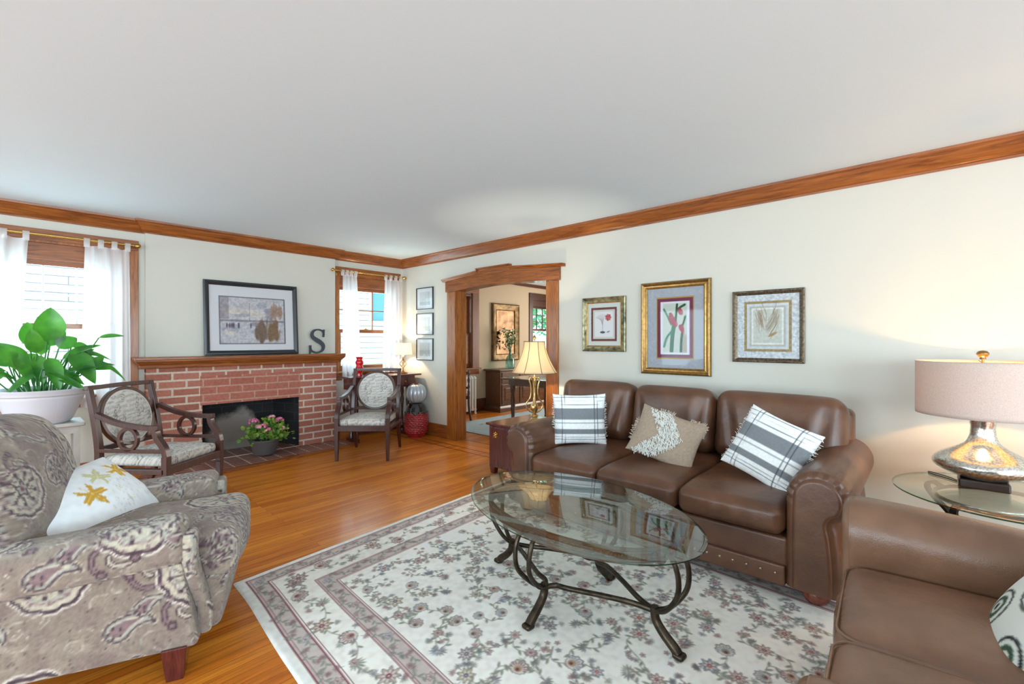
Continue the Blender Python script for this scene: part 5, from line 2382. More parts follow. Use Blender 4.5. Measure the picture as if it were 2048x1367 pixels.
for k in range(8):
    a = 2 * PI * (k + .3) / 8
    tube(mb, [((r + .002) * math.cos(a), (r + .002) * math.sin(a), z) for r, z in pr], .0028, 6)
obj('seam', mb, M('shade_seam', (96, 66, 40), .8), sh)
mb = MB()
tube(mb, [(0, 0, .50), (0, 0, .84)], .004, 8)
for k in range(3):
    a = 2 * PI * k / 3
    tube(mb, [(0, 0, .82), (.105 * math.cos(a), .105 * math.sin(a), .822)], .002, 6)
obj('harp', mb, GOLDL, LG)
obj('finial', lathe(MB(), [(0.0001, .835), (.012, .836), (.010, .845), (.018, .855), (.019, .866), (.011, .88), (.006, .892), (0.0001, .898)], 18), GOLDL, LG)
bulb_mesh(LG, .64)
bulb(LG, (0, 0, .66), 42, (1.0, .86, .64))

# small white-shaded lamp on the desk
LS = thing('table_lamp', 'small lamp with glowing white shade on the corner desk', 'lamp', (-.20, -.30, .8815))
obj('base', lathe(MB(), [(.058, 0), (.06, .008), (.045, .016), (.02, .022), (.01, .03), (.008, .07), (0.0001, .072)], 24), GOLD, LS)
mb = MB()
for k in range(4):
    P = []
    for i in range(21):
        t = i / 20
        a = PI / 2 * k + 2.2 * t
        r = .006 + .034 * math.sin(PI * t) ** 1.1
        P.append((r * math.cos(a), r * math.sin(a), .068 + .11 * t))
    tube(mb, P, .004, 7)
lathe(mb, [(.008, .17), (.013, .185), (.007, .195), (.006, .25), (0.0001, .252)], 14)
obj('cage', mb, GOLD, LS)
shade(LS, .118, .102, .235, .385, clothglow('white_shade', (250, 244, 232), .7), n=40)
bulb_mesh(LS, .29, .02)
LS.scale = (1.14, 1.14, 1.14)
bulb(LS, (0, 0, .31), 34, (1.0, .76, .46), .025)

# ------------------------------------------------------------------ tables at the sides
ET = thing('end_table', 'round glass end table under the mercury glass lamp', 'table', (-.585, -6.285, 0))
mb = MB()
V, F = [], []
n = 80
er, ez = .452, .53
pf = [(er - .003, ez), (er, ez + .003), (er, ez + .0085), (er - .02, ez + .012)]
for r, z in pf:
    V += [(r * math.cos(2 * PI * k / n), r * math.sin(2 * PI * k / n), z) for k in range(n)]
mb.add(V, [tuple(range(n - 1, -1, -1)), tuple(3 * n + k for k in range(n))], 0)
mb.F += [[i * n + k, i * n + (k + 1) % n, (i + 1) * n + (k + 1) % n, (i + 1) * n + k] for i in range(3) for k in range(n)]
mb.fm += [1 if i < 2 else 0 for i in range(3) for k in range(n)]
obj('glass_top', mb, [CLEARGLASS, GLASSEDGE], ET, sharp=15)
mb = MB()
tube(mb, [(.27 * math.cos(2 * PI * k / 60), .27 * math.sin(2 * PI * k / 60), .505) for k in range(60)], .011, 8, closed=True)
tube(mb, [(.20 * math.cos(2 * PI * k / 60), .20 * math.sin(2 * PI * k / 60), .20) for k in range(60)], .009, 8, closed=True)
obj('hoop', mb, IRON, ET)
for k in range(4):
    a = PI / 4 + PI / 2 * k + .2
    base = [(.31, .010), (.27, .06), (.21, .19), (.23, .34), (.33, .44), (.36, .49), (.33, .518), (.285, .505)]
    path = [p for p in bez([(r, 0, z) for r, z in base], 7)]
    mb = MB()
    sweep(mb, [(p[0] * math.cos(a), p[0] * math.sin(a), p[2]) for p in path], rect(.03, .016))
    obj('leg', mb, IRON, ET, sharp=30)
mb = MB()
P = bez([(-.40, -6.113, .5465), (-.34, -6.08, .5455), (-.28, -6.02, .5455), (-.262, -5.995, .5455), (-.27, -5.99, .5455), (-.31, -6.00, .5455), (-.37, -6.06, .5455), (-.43, -6.112, .5465)], 8)
tag(obj('lamp_cord', tube(MB(), P, .003, 6), M('black_cord', (36, 34, 34), .5)), 'thin dark lamp cord looping over the glass end table', 'cord')

CHT = thing('side_cabinet', 'red cherry side table with brass pull between the doorway and sofa', 'table', (-.45, -2.975, 0))
mb = MB()
box(mb, (-.315, -.38, .07), (.33, .32, .495))
obj('body', mb, CHERRY, CHT, smooth=False, bevel=.003)
mb = MB()
box(mb, (-.345, -.40, .4955), (.35, .347, .519))
obj('top', mb, CHERRY, CHT, smooth=False, bevel=.007)
mb = MB()
box(mb, (-.329, -.33, .10), (-.315, .30, .475))
dr = obj('drawer_front', mb, CHERRY, CHT, smooth=False, bevel=.004)
mb = MB()
yk, zk = .215, .405
for a in range(6):
    b = PI / 6 + a * PI / 3
    sphere(mb, (-.333, yk + .022 * math.cos(b), zk + .022 * math.sin(b)), .0095, 8, 6, (.5, 1, 1))
sphere(mb, (-.334, yk, zk), .014, 10, 8, (.6, 1, 1))
tube(mb, [(-.335, yk + .024 * math.cos(t), zk - .004 + .026 * math.sin(t)) for t in np.linspace(PI, 2 * PI, 12)], .0035, 6)
obj('pull', mb, BRASS, dr)
for x, y in ((-.28, .285), (-.28, -.345), (.295, .285), (.295, -.345)):
    obj('foot', taper(MB(), (x, y, 0), (.05, .05), (x, y, .07), (.065, .065)), CHERRY, CHT, smooth=False, bevel=.003)

DK = thing('writing_desk', 'small dark writing desk in the corner under the window', 'desk', (-.585, -.325, 0))
mb = MB()
box(mb, (-.55, -.195, .855), (.555, .18, .8805))
obj('top', mb, CHERRY, DK, smooth=False, bevel=.006)
mb = MB()
box(mb, (-.47, -.15, .70), (.47, .15, .854))
obj('apron', mb, CHERRY, DK, smooth=False, bevel=.003)
for k in range(3):
    mb = MB()
    box(mb, (-.43 + k * .295, -.158, .725), (-.43 + k * .295 + .27, -.15, .835))
    d = obj('drawer', mb, CHERRY, DK, smooth=False, bevel=.003)
    obj('knob', sphere(MB(), (-.295 + k * .295, -.167, .78), .011, 10, 8), BRASS, d)
for s in (-1, 1):
    # turned double-ring end supports on a trestle
    mb = MB()
    for y in (-.07, .07):
        lathe(mb, [(.026, .03), (.026, .10), (.018, .12), (.022, .2), (.015, .3), (.02, .42), (.028, .5), (.018, .56), (.026, .62), (.026, .70)], 16, (s * .40, y, 0))
    box(mb, (s * .40 - .03, -.095, .0), (s * .40 + .03, .15, .05))
    obj('leg', mb, MAHOG, DK, sharp=35)
mb = MB()
box(mb, (-.40, -.02, .09), (.40, .02, .13))
obj('stretcher', mb, MAHOG, DK, smooth=False, bevel=.003)

# ------------------------------------------------------------------ things around the corner
RED = M('red_glass', (206, 16, 30), .12, coat=.6)
vs = thing('vase', 'bright red glass vase on the left end of the writing desk', 'vase', (-.92, -.35, .8815))
obj('body', lathe(MB(), [(.038, 0), (.040, .01), (.034, .03), (.034, .045), (.050, .075), (.054, .10), (.046, .125), (.040, .14), (.052, .17), (.054, .19), (.042, .21), (.036, .225), (.046, .25), (.05, .255), (.046, .253), (.03, .22), (.03, .05), (0.0001, .04)], 32), RED, vs, sharp=50)

GS = thing('garden_stool', 'red ceramic garden stool with dark glazed top by the doorway', 'stool', (-.185, -.60, 0))
REDC = M('oxblood_glaze', (150, 26, 34), .12, coat=.8, vary=.15, vscale=8)
DARKC = M('black_drip_glaze', (20, 26, 30), .08, coat=.9)


def stool_r(z):
    return float(np.interp(z, [0, .02, .1, .22, .34, .42, .455, .47], [.118, .126, .155, .172, .160, .135, .115, .10]))


V, F, fm = [], [], []
na, nz = 108, 96
for j in range(nz + 1):
    z = .47 * j / nz
    for k in range(na):
        a = 2 * PI * k / na
        row = int(z / .026)
        bump = 0
        if .05 < z < .36:
            aa = a + (PI / 18 if row % 2 else 0)
            dz = (z - (row + .5) * .026) / .013
            da = ((aa * 18 / (2 * PI)) % 1 - .5) * 2
            bump = .012 * max(0, 1 - dz * dz * .9 - da * da * 1.1) ** .6
        elif z < .045 and z > .02:
            bump = .004 * max(0, math.cos(a * 30))
        r = stool_r(z) + bump
        V.append((r * math.cos(a), r * math.sin(a), z))
for j in range(nz):
    for k in range(na):
        l = (k + 1) % na
        F.append((j * na + k, j * na + l, (j + 1) * na + l, (j + 1) * na + k))
        drip = .335 + .014 * math.sin(k * .35) + .010 * math.sin(k * .9 + 1)
        fm.append(1 if .47 * (j + .5) / nz > drip else 0)
F.append(tuple(range(na - 1, -1, -1)))
F.append(tuple(nz * na + k for k in range(na)))
fm += [0, 1]
mb = MB().add(V, F)
mb.fm = fm
obj('barrel', mb, [REDC, DARKC], GS, sharp=60)

PK = thing('pumpkin', 'silver ribbed pumpkin sitting on the red garden stool', 'pumpkin', (-.185, -.60, .468))
PK.scale = (1, 1, 1.42)
SILV = M('silver_paint', (188, 196, 204), .32, .4)


def pump(r, z, a):
    return r * (1 - .10 * (1 - abs(math.sin(a * 6))) ** 2)


prof = [(.0001, .004)] + [(.145 * math.sin(t) ** .8, .102 - .10 * math.cos(t) + (.0 if t < 2.4 else -.02 * (t - 2.4))) for t in np.linspace(.25, 2.9, 26)] + [(.0001, .175)]
obj('body', lathe(MB(), prof, 144, fn=pump), SILV, PK, sharp=0)
mb = MB()
path = bez([(0, 0, .168), (.004, 0, .20), (.0, .01, .225), (-.012, .014, .25)], 6)
sweep(mb, path, circ(.013, 8), scale=np.linspace(1.5, .7, len(path)))
obj('stem', mb, M('copper_brown_stem', (120, 74, 52), .5), PK)
mb = MB()
for k in range(6):
    a = k * PI / 3
    P = bez([(.01 * math.cos(a), .01 * math.sin(a), .185), (.05 * math.cos(a + .3), .05 * math.sin(a + .3), .196), (.085 * math.cos(a + .5), .085 * math.sin(a + .5), .182)], 5)
    sweep(mb, P, rect(.02, .003), up=(0, 0, 1), scale=np.linspace(1, .4, len(P)))
obj('calyx', mb, M('silver_brown', (150, 132, 120), .5, .4), PK)


# ------------------------------------------------------------------ pictures
def rectframe(mb, w, h, fw, prof):
    """mitred frame: prof = list of (inset 0..fw, depth towards viewer)"""
    m = len(prof)
    V = []
    for sx, sz in ((-1, -1), (1, -1), (1, 1), (-1, 1)):
        for i, d in prof:
            V.append((sx * (w / 2 - i), -d, sz * (h / 2 - i)))
    F = []
    for c in range(4):
        e = (c + 1) % 4
        for k in range(m):
            l = (k + 1) % m
            F.append((c * m + k, e * m + k, e * m + l, c * m + l))
    return mb.add(V, F)


def picture(name, label, w, h, fw, mat, prof, art, res=.004, cat='picture', group=None, inner=None):
    """framed picture in its own frame: X right, Z up, -Y towards the viewer, origin at the centre back"""
    t = thing(name, label, cat, (0, 0, 0), 0, group)
    obj('frame', rectframe(MB(), w, h, fw, prof), mat, t, sharp=25)
    if inner:
        obj('fillet', rectframe(MB(), w - 2 * fw + .004, h - 2 * fw + .004, .012, [(0, .006), (.012, .006), (.012, .012), (.004, .017), (0, .017)]), inner, t, sharp=25)
    iw, ih = w - 2 * fw + .01, h - 2 * fw + .01
    nx_, nz_ = max(2, int(iw / res)), max(2, int(ih / res))
    Ux, Uz = np.meshgrid(np.linspace(-iw / 2, iw / 2, nx_), np.linspace(-ih / 2, ih / 2, nz_))
    P_ = np.stack([Ux, np.full(Ux.shape, -.006), Uz], -1).reshape(-1, 3)
    ix = np.arange(nx_ * nz_).reshape(nz_, nx_)
    q = np.stack([ix[:-1, :-1], ix[:-1, 1:], ix[1:, 1:], ix[1:, :-1]], -1).reshape(-1, 4)
    mb = MB().add(P_, q)
    o = obj('print', mb, PRINT, t, smooth=False)
    paint(o, art, np.c_[P_[:, 0] + art.w / 2, P_[:, 2] + art.h / 2])
    mb = MB()
    box(mb, (-iw / 2, -.0045, -ih / 2), (iw / 2, -.001, ih / 2))
    obj('backing', mb, MATW, t, smooth=False)
    mb = MB()
    box(mb, (-iw / 2, -.0115, -ih / 2), (iw / 2, -.0095, ih / 2))
    obj('glass', mb, PICGLASS, t, smooth=False)
    return t


def hang(t, x, y, z, wall='right'):
    t.location = (x, y, z)
    t.rotation_euler = (0, 0, R(-90) if wall == 'right' else 0)


# over the mantel: soft grey street-toned print (plain stand-in), dark frame, leaning
W_, H_ = 1.01, .845
c = Canvas(W_, H_, .004, (224, 224, 228))
px0, px1, pz0, pz1 = .16, .85, .135, .665
c.rect(px0 - .012, pz0 - .012, px1 + .012, pz1 + .012, (120, 118, 128))
c.rect(px0, pz0, px1, pz1, (196, 194, 200))
g = np.random.default_rng(3)
for k in range(26):          # loose washes of grey, lilac and tan
    x, y = g.uniform(px0 + .05, px1 - .05), g.uniform(pz0 + .05, pz1 - .05)
    col = [(176, 174, 184), (206, 202, 206), (160, 156, 166), (214, 206, 196)][k % 4]
    c.ell(x, y, min(g.uniform(.05, .11), x - px0, px1 - x), min(g.uniform(.02, .05), y - pz0, pz1 - y), 0, col, .55)
c.rect(px0, .385, px1, .41, (120, 112, 122), .6)
c.rect(px0, .415, px0 + .09, pz1, (150, 140, 146), .7)
for k in range(40):
    x, y = px1 - .02 - g.uniform(0, .13), .42 + g.uniform(0, .1)
    c.line([(x, y), (x, y + g.uniform(.04, .12))], .016, (164, 136, 118), .25)
for k in range(60):
    x, y = px0 + .36 + g.uniform(0, .28), pz0 + .03 + g.uniform(0, .06)
    c.line([(x, y), (x + g.normal() * .006, y + g.uniform(.08, .24))], .014, [(128, 108, 92), (150, 130, 108), (108, 96, 92)][k % 3], .22)
for k in range(40):
    x, y = px1 - .02 - g.uniform(0, .13), .42 + g.uniform(0, .1)
    c.line([(x, y), (x, y + g.uniform(.04, .12))], .016, (164, 136, 118), .25)
for k in range(14):
    c.ell(px0 + .43 + g.normal() * .022, pz0 + .13 + g.normal() * .03, .03, .09, g.normal() * .1, (124, 104, 90), .35)
    c.ell(px0 + .56 + g.normal() * .022, pz0 + .13 + g.normal() * .03, .034, .09, g.normal() * .1, (132, 106, 80), .35)
c.rect(px0 + .30, .385, px0 + .31, .60, (110, 104, 112), .5)
for k in range(9):
    x = g.uniform(px0 + .04, px0 + .33)
    c.ell(x, .34, .011, .035, 0, (96, 92, 104), .45)
c.mottle(.10, .015, 5)
for r_4 in ((0, 0, W_, pz0 - .012), (0, pz1 + .012, W_, H_), (0, 0, px0 - .012, H_), (px1 + .012, 0, W_, H_)):
    c.rect(*r_4, (224, 224, 228))
t = picture('framed_picture', 'large dark-framed grey and brown print on the mantel', W_, H_, .052, BLACKF,
            [(0, 0), (0, .022), (.010, .032), (.022, .034), (.034, .028), (.046, .022), (.052, .018), (.052, 0)], c)
t.location = (-2.137, -.088, 1.611)
t.rotation_euler = (R(-4.0), 0, 0)

FLATBLK = [(0, 0), (0, .016), (.012, .018), (.012, 0)]
for k, zc in enumerate((1.968, 1.596, 1.229)):
    w_, h_ = .395, .318
    c = Canvas(w_, h_, .003, (228, 232, 234))
    c.rect(.07, .06, w_ - .07, h_ - .06, (206, 214, 216))
    c.rect(.07, .06, w_ - .07, .11 + .02 * k, (176, 190, 194), .8)
    gg = np.random.default_rng(k)
    for q in range(10):
        c.line([(gg.uniform(.08, .3), gg.uniform(.08, .24)), (gg.uniform(.08, .3), gg.uniform(.08, .24))], .003, (150, 160, 166), .35)
    c.line([(.285, .07), (.285, .25)], .004, (110, 116, 120), .7)
    t = picture('small_framed_picture', ['thin black framed pale print, topmost of the three beside the doorway', 'thin black framed pale print, middle of the three beside the doorway', 'thin black framed pale print, lowest of the three, beside the small lamp'][k],
                w_, h_, .012, BLACKF, FLATBLK, c, .004, group='three thin black frames')
    hang(t, -.001, -.565, zc)

# three botanical pictures over the sofa
w_, h_ = .498, .552
c = Canvas(w_, h_, .0025, (214, 216, 208))
c.rect(.10, .105, w_ - .10, h_ - .105, (112, 62, 60))
g = np.random.default_rng(9)
for k in range(160):
    x, y = g.uniform(.10, w_ - .10), g.uniform(.105, h_ - .105)
    c.ell(x, y, .008, .004, g.uniform(0, 3), (84, 50, 50) if k % 2 else (140, 88, 80), .6)
c.rect(.122, .127, w_ - .122, h_ - .127, (206, 206, 198))
c.rect(.142, .147, w_ - .142, h_ - .147, (226, 226, 226))
for k in range(12):
    a = 1.2 + k * .12
    c.line(bez([(.235, .26, 0), (.235 + .03 * math.cos(a), .32, 0), (.235 + .10 * math.cos(a), .30 + .08 * math.sin(a), 0)], 6)[:, :2], .0025, (168, 150, 150), .8)
for q in range(7):
    a = q * .9
    c.ell(.30 + .018 * math.cos(a), .345 + .018 * math.sin(a), .018, .013, a, (176, 66, 74) if q % 2 else (196, 104, 104), .95)
c.line([(.235, .2), (.235, .27)], .006, (160, 168, 172), .8)
c.ell(.235, .195, .03, .012, 0, (96, 90, 100), .8)
c.ell(.30, .20, .02, .008, .3, (140, 136, 142), .7)
OLDG = M('mottled_green_gold', (116, 110, 84), .35, .75, vary=.45, vscale=22)
t = picture('framed_picture', 'small floral print in a mottled green-gold frame, nearest the doorway', w_, h_, .05, OLDG,
            [(0, 0), (0, .022), (.008, .028), (.02, .024), (.036, .016), (.046, .014), (.05, .010), (.05, 0)], c, .003, inner=GOLD)
hang(t, -.001, -3.543, 1.520)

w_, h_ = .648, .855
c = Canvas(w_, h_, .003, (170, 174, 182))
g = np.random.default_rng(19)
for k in range(650):
    x, y, a = g.uniform(0, w_), g.uniform(0, h_), g.uniform(0, 6.28)
    tt = np.linspace(0, 1, 6)
    c.line(np.c_[x + .03 * tt * np.cos(a + tt), y + .03 * tt * np.sin(a + tt)], .004, (198, 202, 208) if k % 2 else (146, 150, 160), .45)
c.rect(.150, .145, w_ - .150, h_ - .145, (176, 142, 70))
c.rect(.160, .155, w_ - .160, h_ - .155, (116, 50, 74))
c.rect(.190, .185, w_ - .190, h_ - .185, (222, 222, 230))
ax0, ax1, az0, az1 = .212, w_ - .212, .205, h_ - .205
c.rect(ax0, az0, ax1, az1, (198, 204, 192))
c.rect(ax1 - .06, az0, ax1, az0 + .16, (166, 148, 124), .7)
GRN, LGR = (34, 82, 52), (70, 130, 104)


def blade(p, wdt, col):
    q_ = bez([(a, b, 0) for a, b in p], 8)[:, :2]
    q_[:, 0] = np.clip(q_[:, 0], ax0 + wdt / 2, ax1 - wdt / 2)
    q_[:, 1] = np.clip(q_[:, 1], az0 + wdt / 2, az1 - wdt / 2)
    c.line(q_, wdt, col)


blade([(.30, .20), (.31, .35), (.33, .48), (.345, .64)], .020, GRN)
blade([(.29, .20), (.295, .30), (.31, .44)], .030, (44, 104, 66))
blade([(.38, .20), (.385, .32), (.40, .42)], .022, GRN)
blade([(.225, .26), (.25, .34), (.30, .40)], .022, LGR)
blade([(.222, .60), (.25, .55), (.29, .46)], .018, LGR)
blade([(.345, .58), (.37, .61), (.415, .635)], .020, GRN)
blade([(.395, .45), (.41, .49), (.42, .53)], .018, GRN)
for (x, y, r) in ((.30, .50, .048), (.325, .47, .036), (.375, .575, .034), (.385, .425, .036), (.29, .54, .03), (.395, .40, .026)):
    c.ell(x, y, r * .62, r, .4, (158, 48, 66))
    c.ell(x + .004, y - .004, r * .36, r * .62, .4, (190, 92, 104), .8)
    c.ell(x, y, r * .1, r * .4, .4, (110, 34, 54), .8)
t = picture('framed_picture', 'large gold framed print of red flowers over the sofa middle', w_, h_, .062, GOLD,
            [(0, 0), (0, .018), (.006, .030), (.016, .034), (.026, .028), (.034, .016), (.044, .013), (.052, .018), (.062, .014), (.062, 0)], c, .003)
hang(t, -.001, -4.281, 1.469)

w_, h_ = .515, .58
c = Canvas(w_, h_, .0025, (206, 212, 216))
c.rect(.088, .088, w_ - .088, h_ - .088, (160, 140, 100))
c.mottle(.12, .01, 3)
c.rect(.108, .108, w_ - .108, h_ - .108, (206, 212, 214))
c.rect(.128, .128, w_ - .128, h_ - .128, (186, 186, 180))
c.rect(.142, .142, w_ - .142, h_ - .142, (226, 228, 222))
c.rect(.154, .158, w_ - .154, h_ - .154, (200, 204, 194))
c.mottle(.05, .012, 4)
g = np.random.default_rng(29)
for k in range(26):
    a = g.uniform(-.5, .5)
    x, y = .20 + g.normal() * .018, .40 + g.normal() * .03
    x = min(max(x, .17), .34)
    c.line(bez([(x, y, 0), (x + .01, y - .04, 0), (x + .02 + .03 * a, max(.18, y - .10), 0)], 5)[:, :2], .0035, (140, 108, 84) if k % 2 else (168, 150, 130), .65)
    x = .32 + g.normal() * .012
    x = min(max(x, .19), .345)
    c.line(bez([(x, y, 0), (x - .015, y - .07, 0), (x - .06, max(.18, y - .15), 0)], 5)[:, :2], .0035, (130, 106, 90) if k % 2 else (176, 164, 140), .6)
c.ell(.295, .225, .035, .011, .5, (170, 146, 92), .8)
ROPEF = M('beaded_bronze', (92, 78, 62), .35, .7, vary=.4, vscale=60)
t = picture('framed_picture', 'pale leaf print in a beaded bronze frame, nearest the big drum-shade lamp', w_, h_, .035, ROPEF,
            [(0, 0), (0, .020), (.006, .026), (.014, .026), (.018, .018), (.030, .014), (.035, .010), (.035, 0)], c, .003)
hang(t, -.001, -5.037, 1.468)
fr = [ch for ch in t.children if ch.name.startswith('frame')][0]
mb = MB()
for sx in (-1, 1):
    for k in range(58):
        sphere(mb, (sx * (w_ / 2 - .009), -.0255, -h_ / 2 + .009 + k * (h_ - .018) / 57), .0048, 6, 4)
for sz in (-1, 1):
    for k in range(51):
        sphere(mb, (-w_ / 2 + .009 + k * (w_ - .018) / 50, -.0255, sz * (h_ / 2 - .009)), .0048, 6, 4)
obj('beading', mb, ROPEF, fr)

# dark letter S on the mantel: stroke swelling through the spine, with serifs
Sx = [(.196, .232), (.190, .262), (.165, .288), (.118, .298), (.070, .284), (.046, .246), (.056, .205), (.100, .172), (.150, .142), (.186, .105), (.188, .062), (.160, .028), (.110, .014), (.062, .024), (.030, .050), (.022, .084)]
C0 = bez([(a, b, 0) for a, b in Sx], 8)[:, :2]
k = len(C0)
wd = np.interp(np.linspace(0, 1, k), [0, .10, .22, .36, .5, .62, .76, .9, 1], [.018, .018, .018, .036, .052, .038, .019, .020, .020]) / 2
T = np.gradient(C0, axis=0)
T /= np.linalg.norm(T, axis=1, keepdims=True)
Nn = np.c_[-T[:, 1], T[:, 0]]
A1, B1 = C0 + Nn * wd[:, None], C0 - Nn * wd[:, None]
V, F = [], []
for i in range(k):
    for d in (-.012, .012):
        V.append((A1[i][0], d, A1[i][1]))
        V.append((B1[i][0], d, B1[i][1]))
for i in range(k - 1):
    a = 4 * i
    F += [(a, a + 4, a + 5, a + 1), (a + 2, a + 3, a + 7, a + 6), (a, a + 2, a + 6, a + 4), (a + 1, a + 5, a + 7, a + 3)]
F += [(0, 1, 3, 2), (4 * k - 4, 4 * k - 2, 4 * k - 1, 4 * k - 3)]
mb = MB().add(V, F)
prism(mb, [(.190, .300), (.186, .262), (.182, .205), (.200, .205), (.205, .300)], -.012, .012, 'y')
prism(mb, [(.012, .105), (.012, .0), (.026, .0), (.034, .042), (.034, .105)], -.012, .012, 'y')
mb.tf(Matrix.Translation((-.11, 0, .0)) @ Matrix.Diagonal((1.08, 1, 1.045, 1)))
o = obj('letter', mb, M('dark_slate_paint', (62, 72, 82), .5), sharp=30)
o.location = (-1.405, -.135, 1.1865)
o.rotation_euler = (0, 0, R(6))
tag(o, 'dark slate letter S standing on the mantel shelf', 'letter')


# ------------------------------------------------------------------ plants
def leafblade(mb, base, tip, width, droop, nrm, n=11, cup=.30):
    base, tip = np.array(base, float), np.array(tip, float)
    d = tip - base
    L_ = np.linalg.norm(d)
    d /= L_
    sd = np.cross(d, nrm)
    sd /= np.linalg.norm(sd) + 1e-9
    up = np.cross(sd, d)
    V, F = [], []
    for i in range(n + 1):
        t = i / n
        p = base + d * L_ * t - np.array([0, 0, 1.0]) * (droop + .10 * L_) * t * t + up * .05 * L_ * math.sin(PI * t)
        w = width * (math.sin(PI * min(1, t * 1.0) ** .8) ** .75) * (1 - .15 * t) + .0004
        for s in (-1, -.5, 0, .5, 1):
            V.append(p + sd * w * s + up * (cup * w * abs(s) ** 1.5))
    for i in range(n):
        for k in range(4):
            a = i * 5 + k
            F.append((a, a + 1, a + 6, a + 5))
    mb.add(V, F)


PLX, PLY, PLZ = -3.905, -.64, .685
ps = thing('plant_stand', 'pale wooden plant stand behind the paisley recliner', 'stand', (PLX, PLY, 0))
STANDM = M('pale_grey_wood', (176, 172, 164), .5, vary=.06)
mb = MB()
rb(mb, (0, 0, .666), (.50, .36, .032), .01, .05, 3)
obj('top', mb, STANDM, ps)
for x in (-.2, .2):
    for y in (-.13, .13):
        obj('leg', taper(MB(), (x, y, 0), (.03, .03), (x, y, .65), (.042, .042)), STANDM, ps, smooth=False)
mb = MB()
box(mb, (-.2, -.14, .59), (.2, .14, .65))
obj('apron', mb, STANDM, ps, smooth=False)
pl = thing('potted_plant', 'leafy peace lily in a wide white pot in front of the window', 'plant', (PLX, PLY, PLZ))
POTW = M('white_ceramic', (208, 211, 220), .35, coat=.3)
obj('pot', lathe(MB(), [(.165, 0), (.185, .02), (.225, .12), (.255, .20), (.262, .215), (.262, .222), (.276, .235), (.282, .255), (.293, .268), (.296, .276), (.286, .279), (.272, .26), (.255, .22), (.0001, .22)], 56), POTW, pl, sharp=30)
obj('soil', lathe(MB(), [(.258, .222), (.2, .238), (.0001, .243)], 32), M('potting_soil', (52, 40, 30), .95, bump=.6, bscale=60), pl)
LEAFM, ln, ll, lp = newmat('lily_leaf')
lp.inputs['Base Color'].default_value = L4((46, 122, 44))
lp.inputs['Roughness'].default_value = .3
ltc = ln.new('ShaderNodeTexCoord')
lnz = ln.new('ShaderNodeTexNoise')
lnz.inputs['Scale'].default_value = 7
lnz.inputs['Detail'].default_value = 4
lrr = ln.new('ShaderNodeValToRGB')
lrr.color_ramp.elements[0].position, lrr.color_ramp.elements[0].color = .36, L4((24, 88, 34))
lrr.color_ramp.elements[1].position, lrr.color_ramp.elements[1].color = .66, L4((84, 158, 54))
ll.new(ltc.outputs['Object'], lnz.inputs['Vector'])
ll.new(lnz.outputs['Fac'], lrr.inputs['Fac'])
ll.new(lrr.outputs['Color'], lp.inputs['Base Color'])
tl = ln.new('ShaderNodeBsdfTranslucent')
tl.inputs['Color'].default_value = L4((92, 168, 50))
ms = ln.new('ShaderNodeMixShader')
ms.inputs['Fac'].default_value = .28
ll.new(lp.outputs[0], ms.inputs[1])
ll.new(tl.outputs[0], ms.inputs[2])
ll.new(ms.outputs[0], ln['Material Output'].inputs['Surface'])
# camera-facing directions: r = along the window (+x), f = into the room (-y)
LV = [  # base x,z (relative to the soil centre), tip x, z, half width, depth y, droop
    (.03, .46, .05, .80, .105, -.05, .0), (-.06, .42, -.08, .66, .07, .05, .0), (.10, .40, .21, .54, .07, .02, .02), (-.10, .22, -.26, .52, .085, -.12, .03),
    (-.03, .36, -.06, .60, .06, -.1, .0), (.12, .30, .37, .46, .045, .0, .0), (.35, .50, .52, .535, .022, .0, .0), (.16, .36, .32, .16, .085, -.08, .06),
    (-.14, .30, -.42, .46, .06, -.02, .0), (-.20, .34, -.52, .50, .05, .06, .02), (-.20, .18, -.46, .06, .075, -.1, .05), (.04, .32, .10, .10, .06, -.12, .05),
    (.12, .16, .34, .28, .04, -.1, .03), (.26, .22, .44, .24, .05, -.04, .02), (.0, .22, .24, .05, .03, -.16, .0), (-.02, .2, -.2, .06, .03, -.1, .02),
    (.30, .28, .54, .15, .04, .05, .05), (.08, .14, .26, .06, .03, -.18, .02), (.00, .34, .0, .56, .05, .12, .0), (-.16, .25, -.3, .38, .06, .12, .03),
    (.18, .42, .34, .40, .05, .08, .05), (-.30, .2, -.50, .12, .03, .1, .03), (.05, .42, .14, .62, .06, .1, .02)]
mbl, mbs = MB(), MB()
g = np.random.default_rng(4)
for k in range(16):
    a = g.uniform(-1, 1)
    LV.append((.22 * a + g.normal() * .04, g.uniform(.12, .36), .46 * a + g.normal() * .05, g.uniform(.10, .46), g.uniform(.035, .06), g.uniform(-.16, .14), g.uniform(0, .06)))
for k, (bx_, bz, tx_, tz, wd_, dy, dr_) in enumerate(LV):
    y0_ = dy * .5
    nrm = np.array([.1 * g.normal(), -1.0, .55 + .3 * g.uniform()])
    if abs(tx_ - bx_) > .2:
        nrm = np.array([.05, -.6, 1.0])
    leafblade(mbl, (bx_, y0_, .235 + bz * .92), (tx_, dy, .235 + tz * .92), wd_, dr_, nrm)
    sx_ = bx_ * .45 + g.normal() * .02
    P = bez([(sx_, y0_ * .6, .225), ((sx_ + bx_) / 2 - .01, y0_ * .8, .235 + bz * .5), (bx_, y0_, .235 + bz * .92)], 6)
    tube(mbs, P, .0055, 6)
for k in range(16):
    a = g.uniform(-.16, .16)
    tube(mbs, bez([(a, g.uniform(-.12, .1), .225), (a * 1.3, 0, .33), (a * 1.7 + g.normal() * .02, g.uniform(-.1, .1), .36 + .14 * g.uniform())], 5), .0045, 6)
obj('foliage', mbl, LEAFM, pl, sharp=0)
obj('stems', mbs, M('lily_stem', (58, 120, 50), .5), pl)

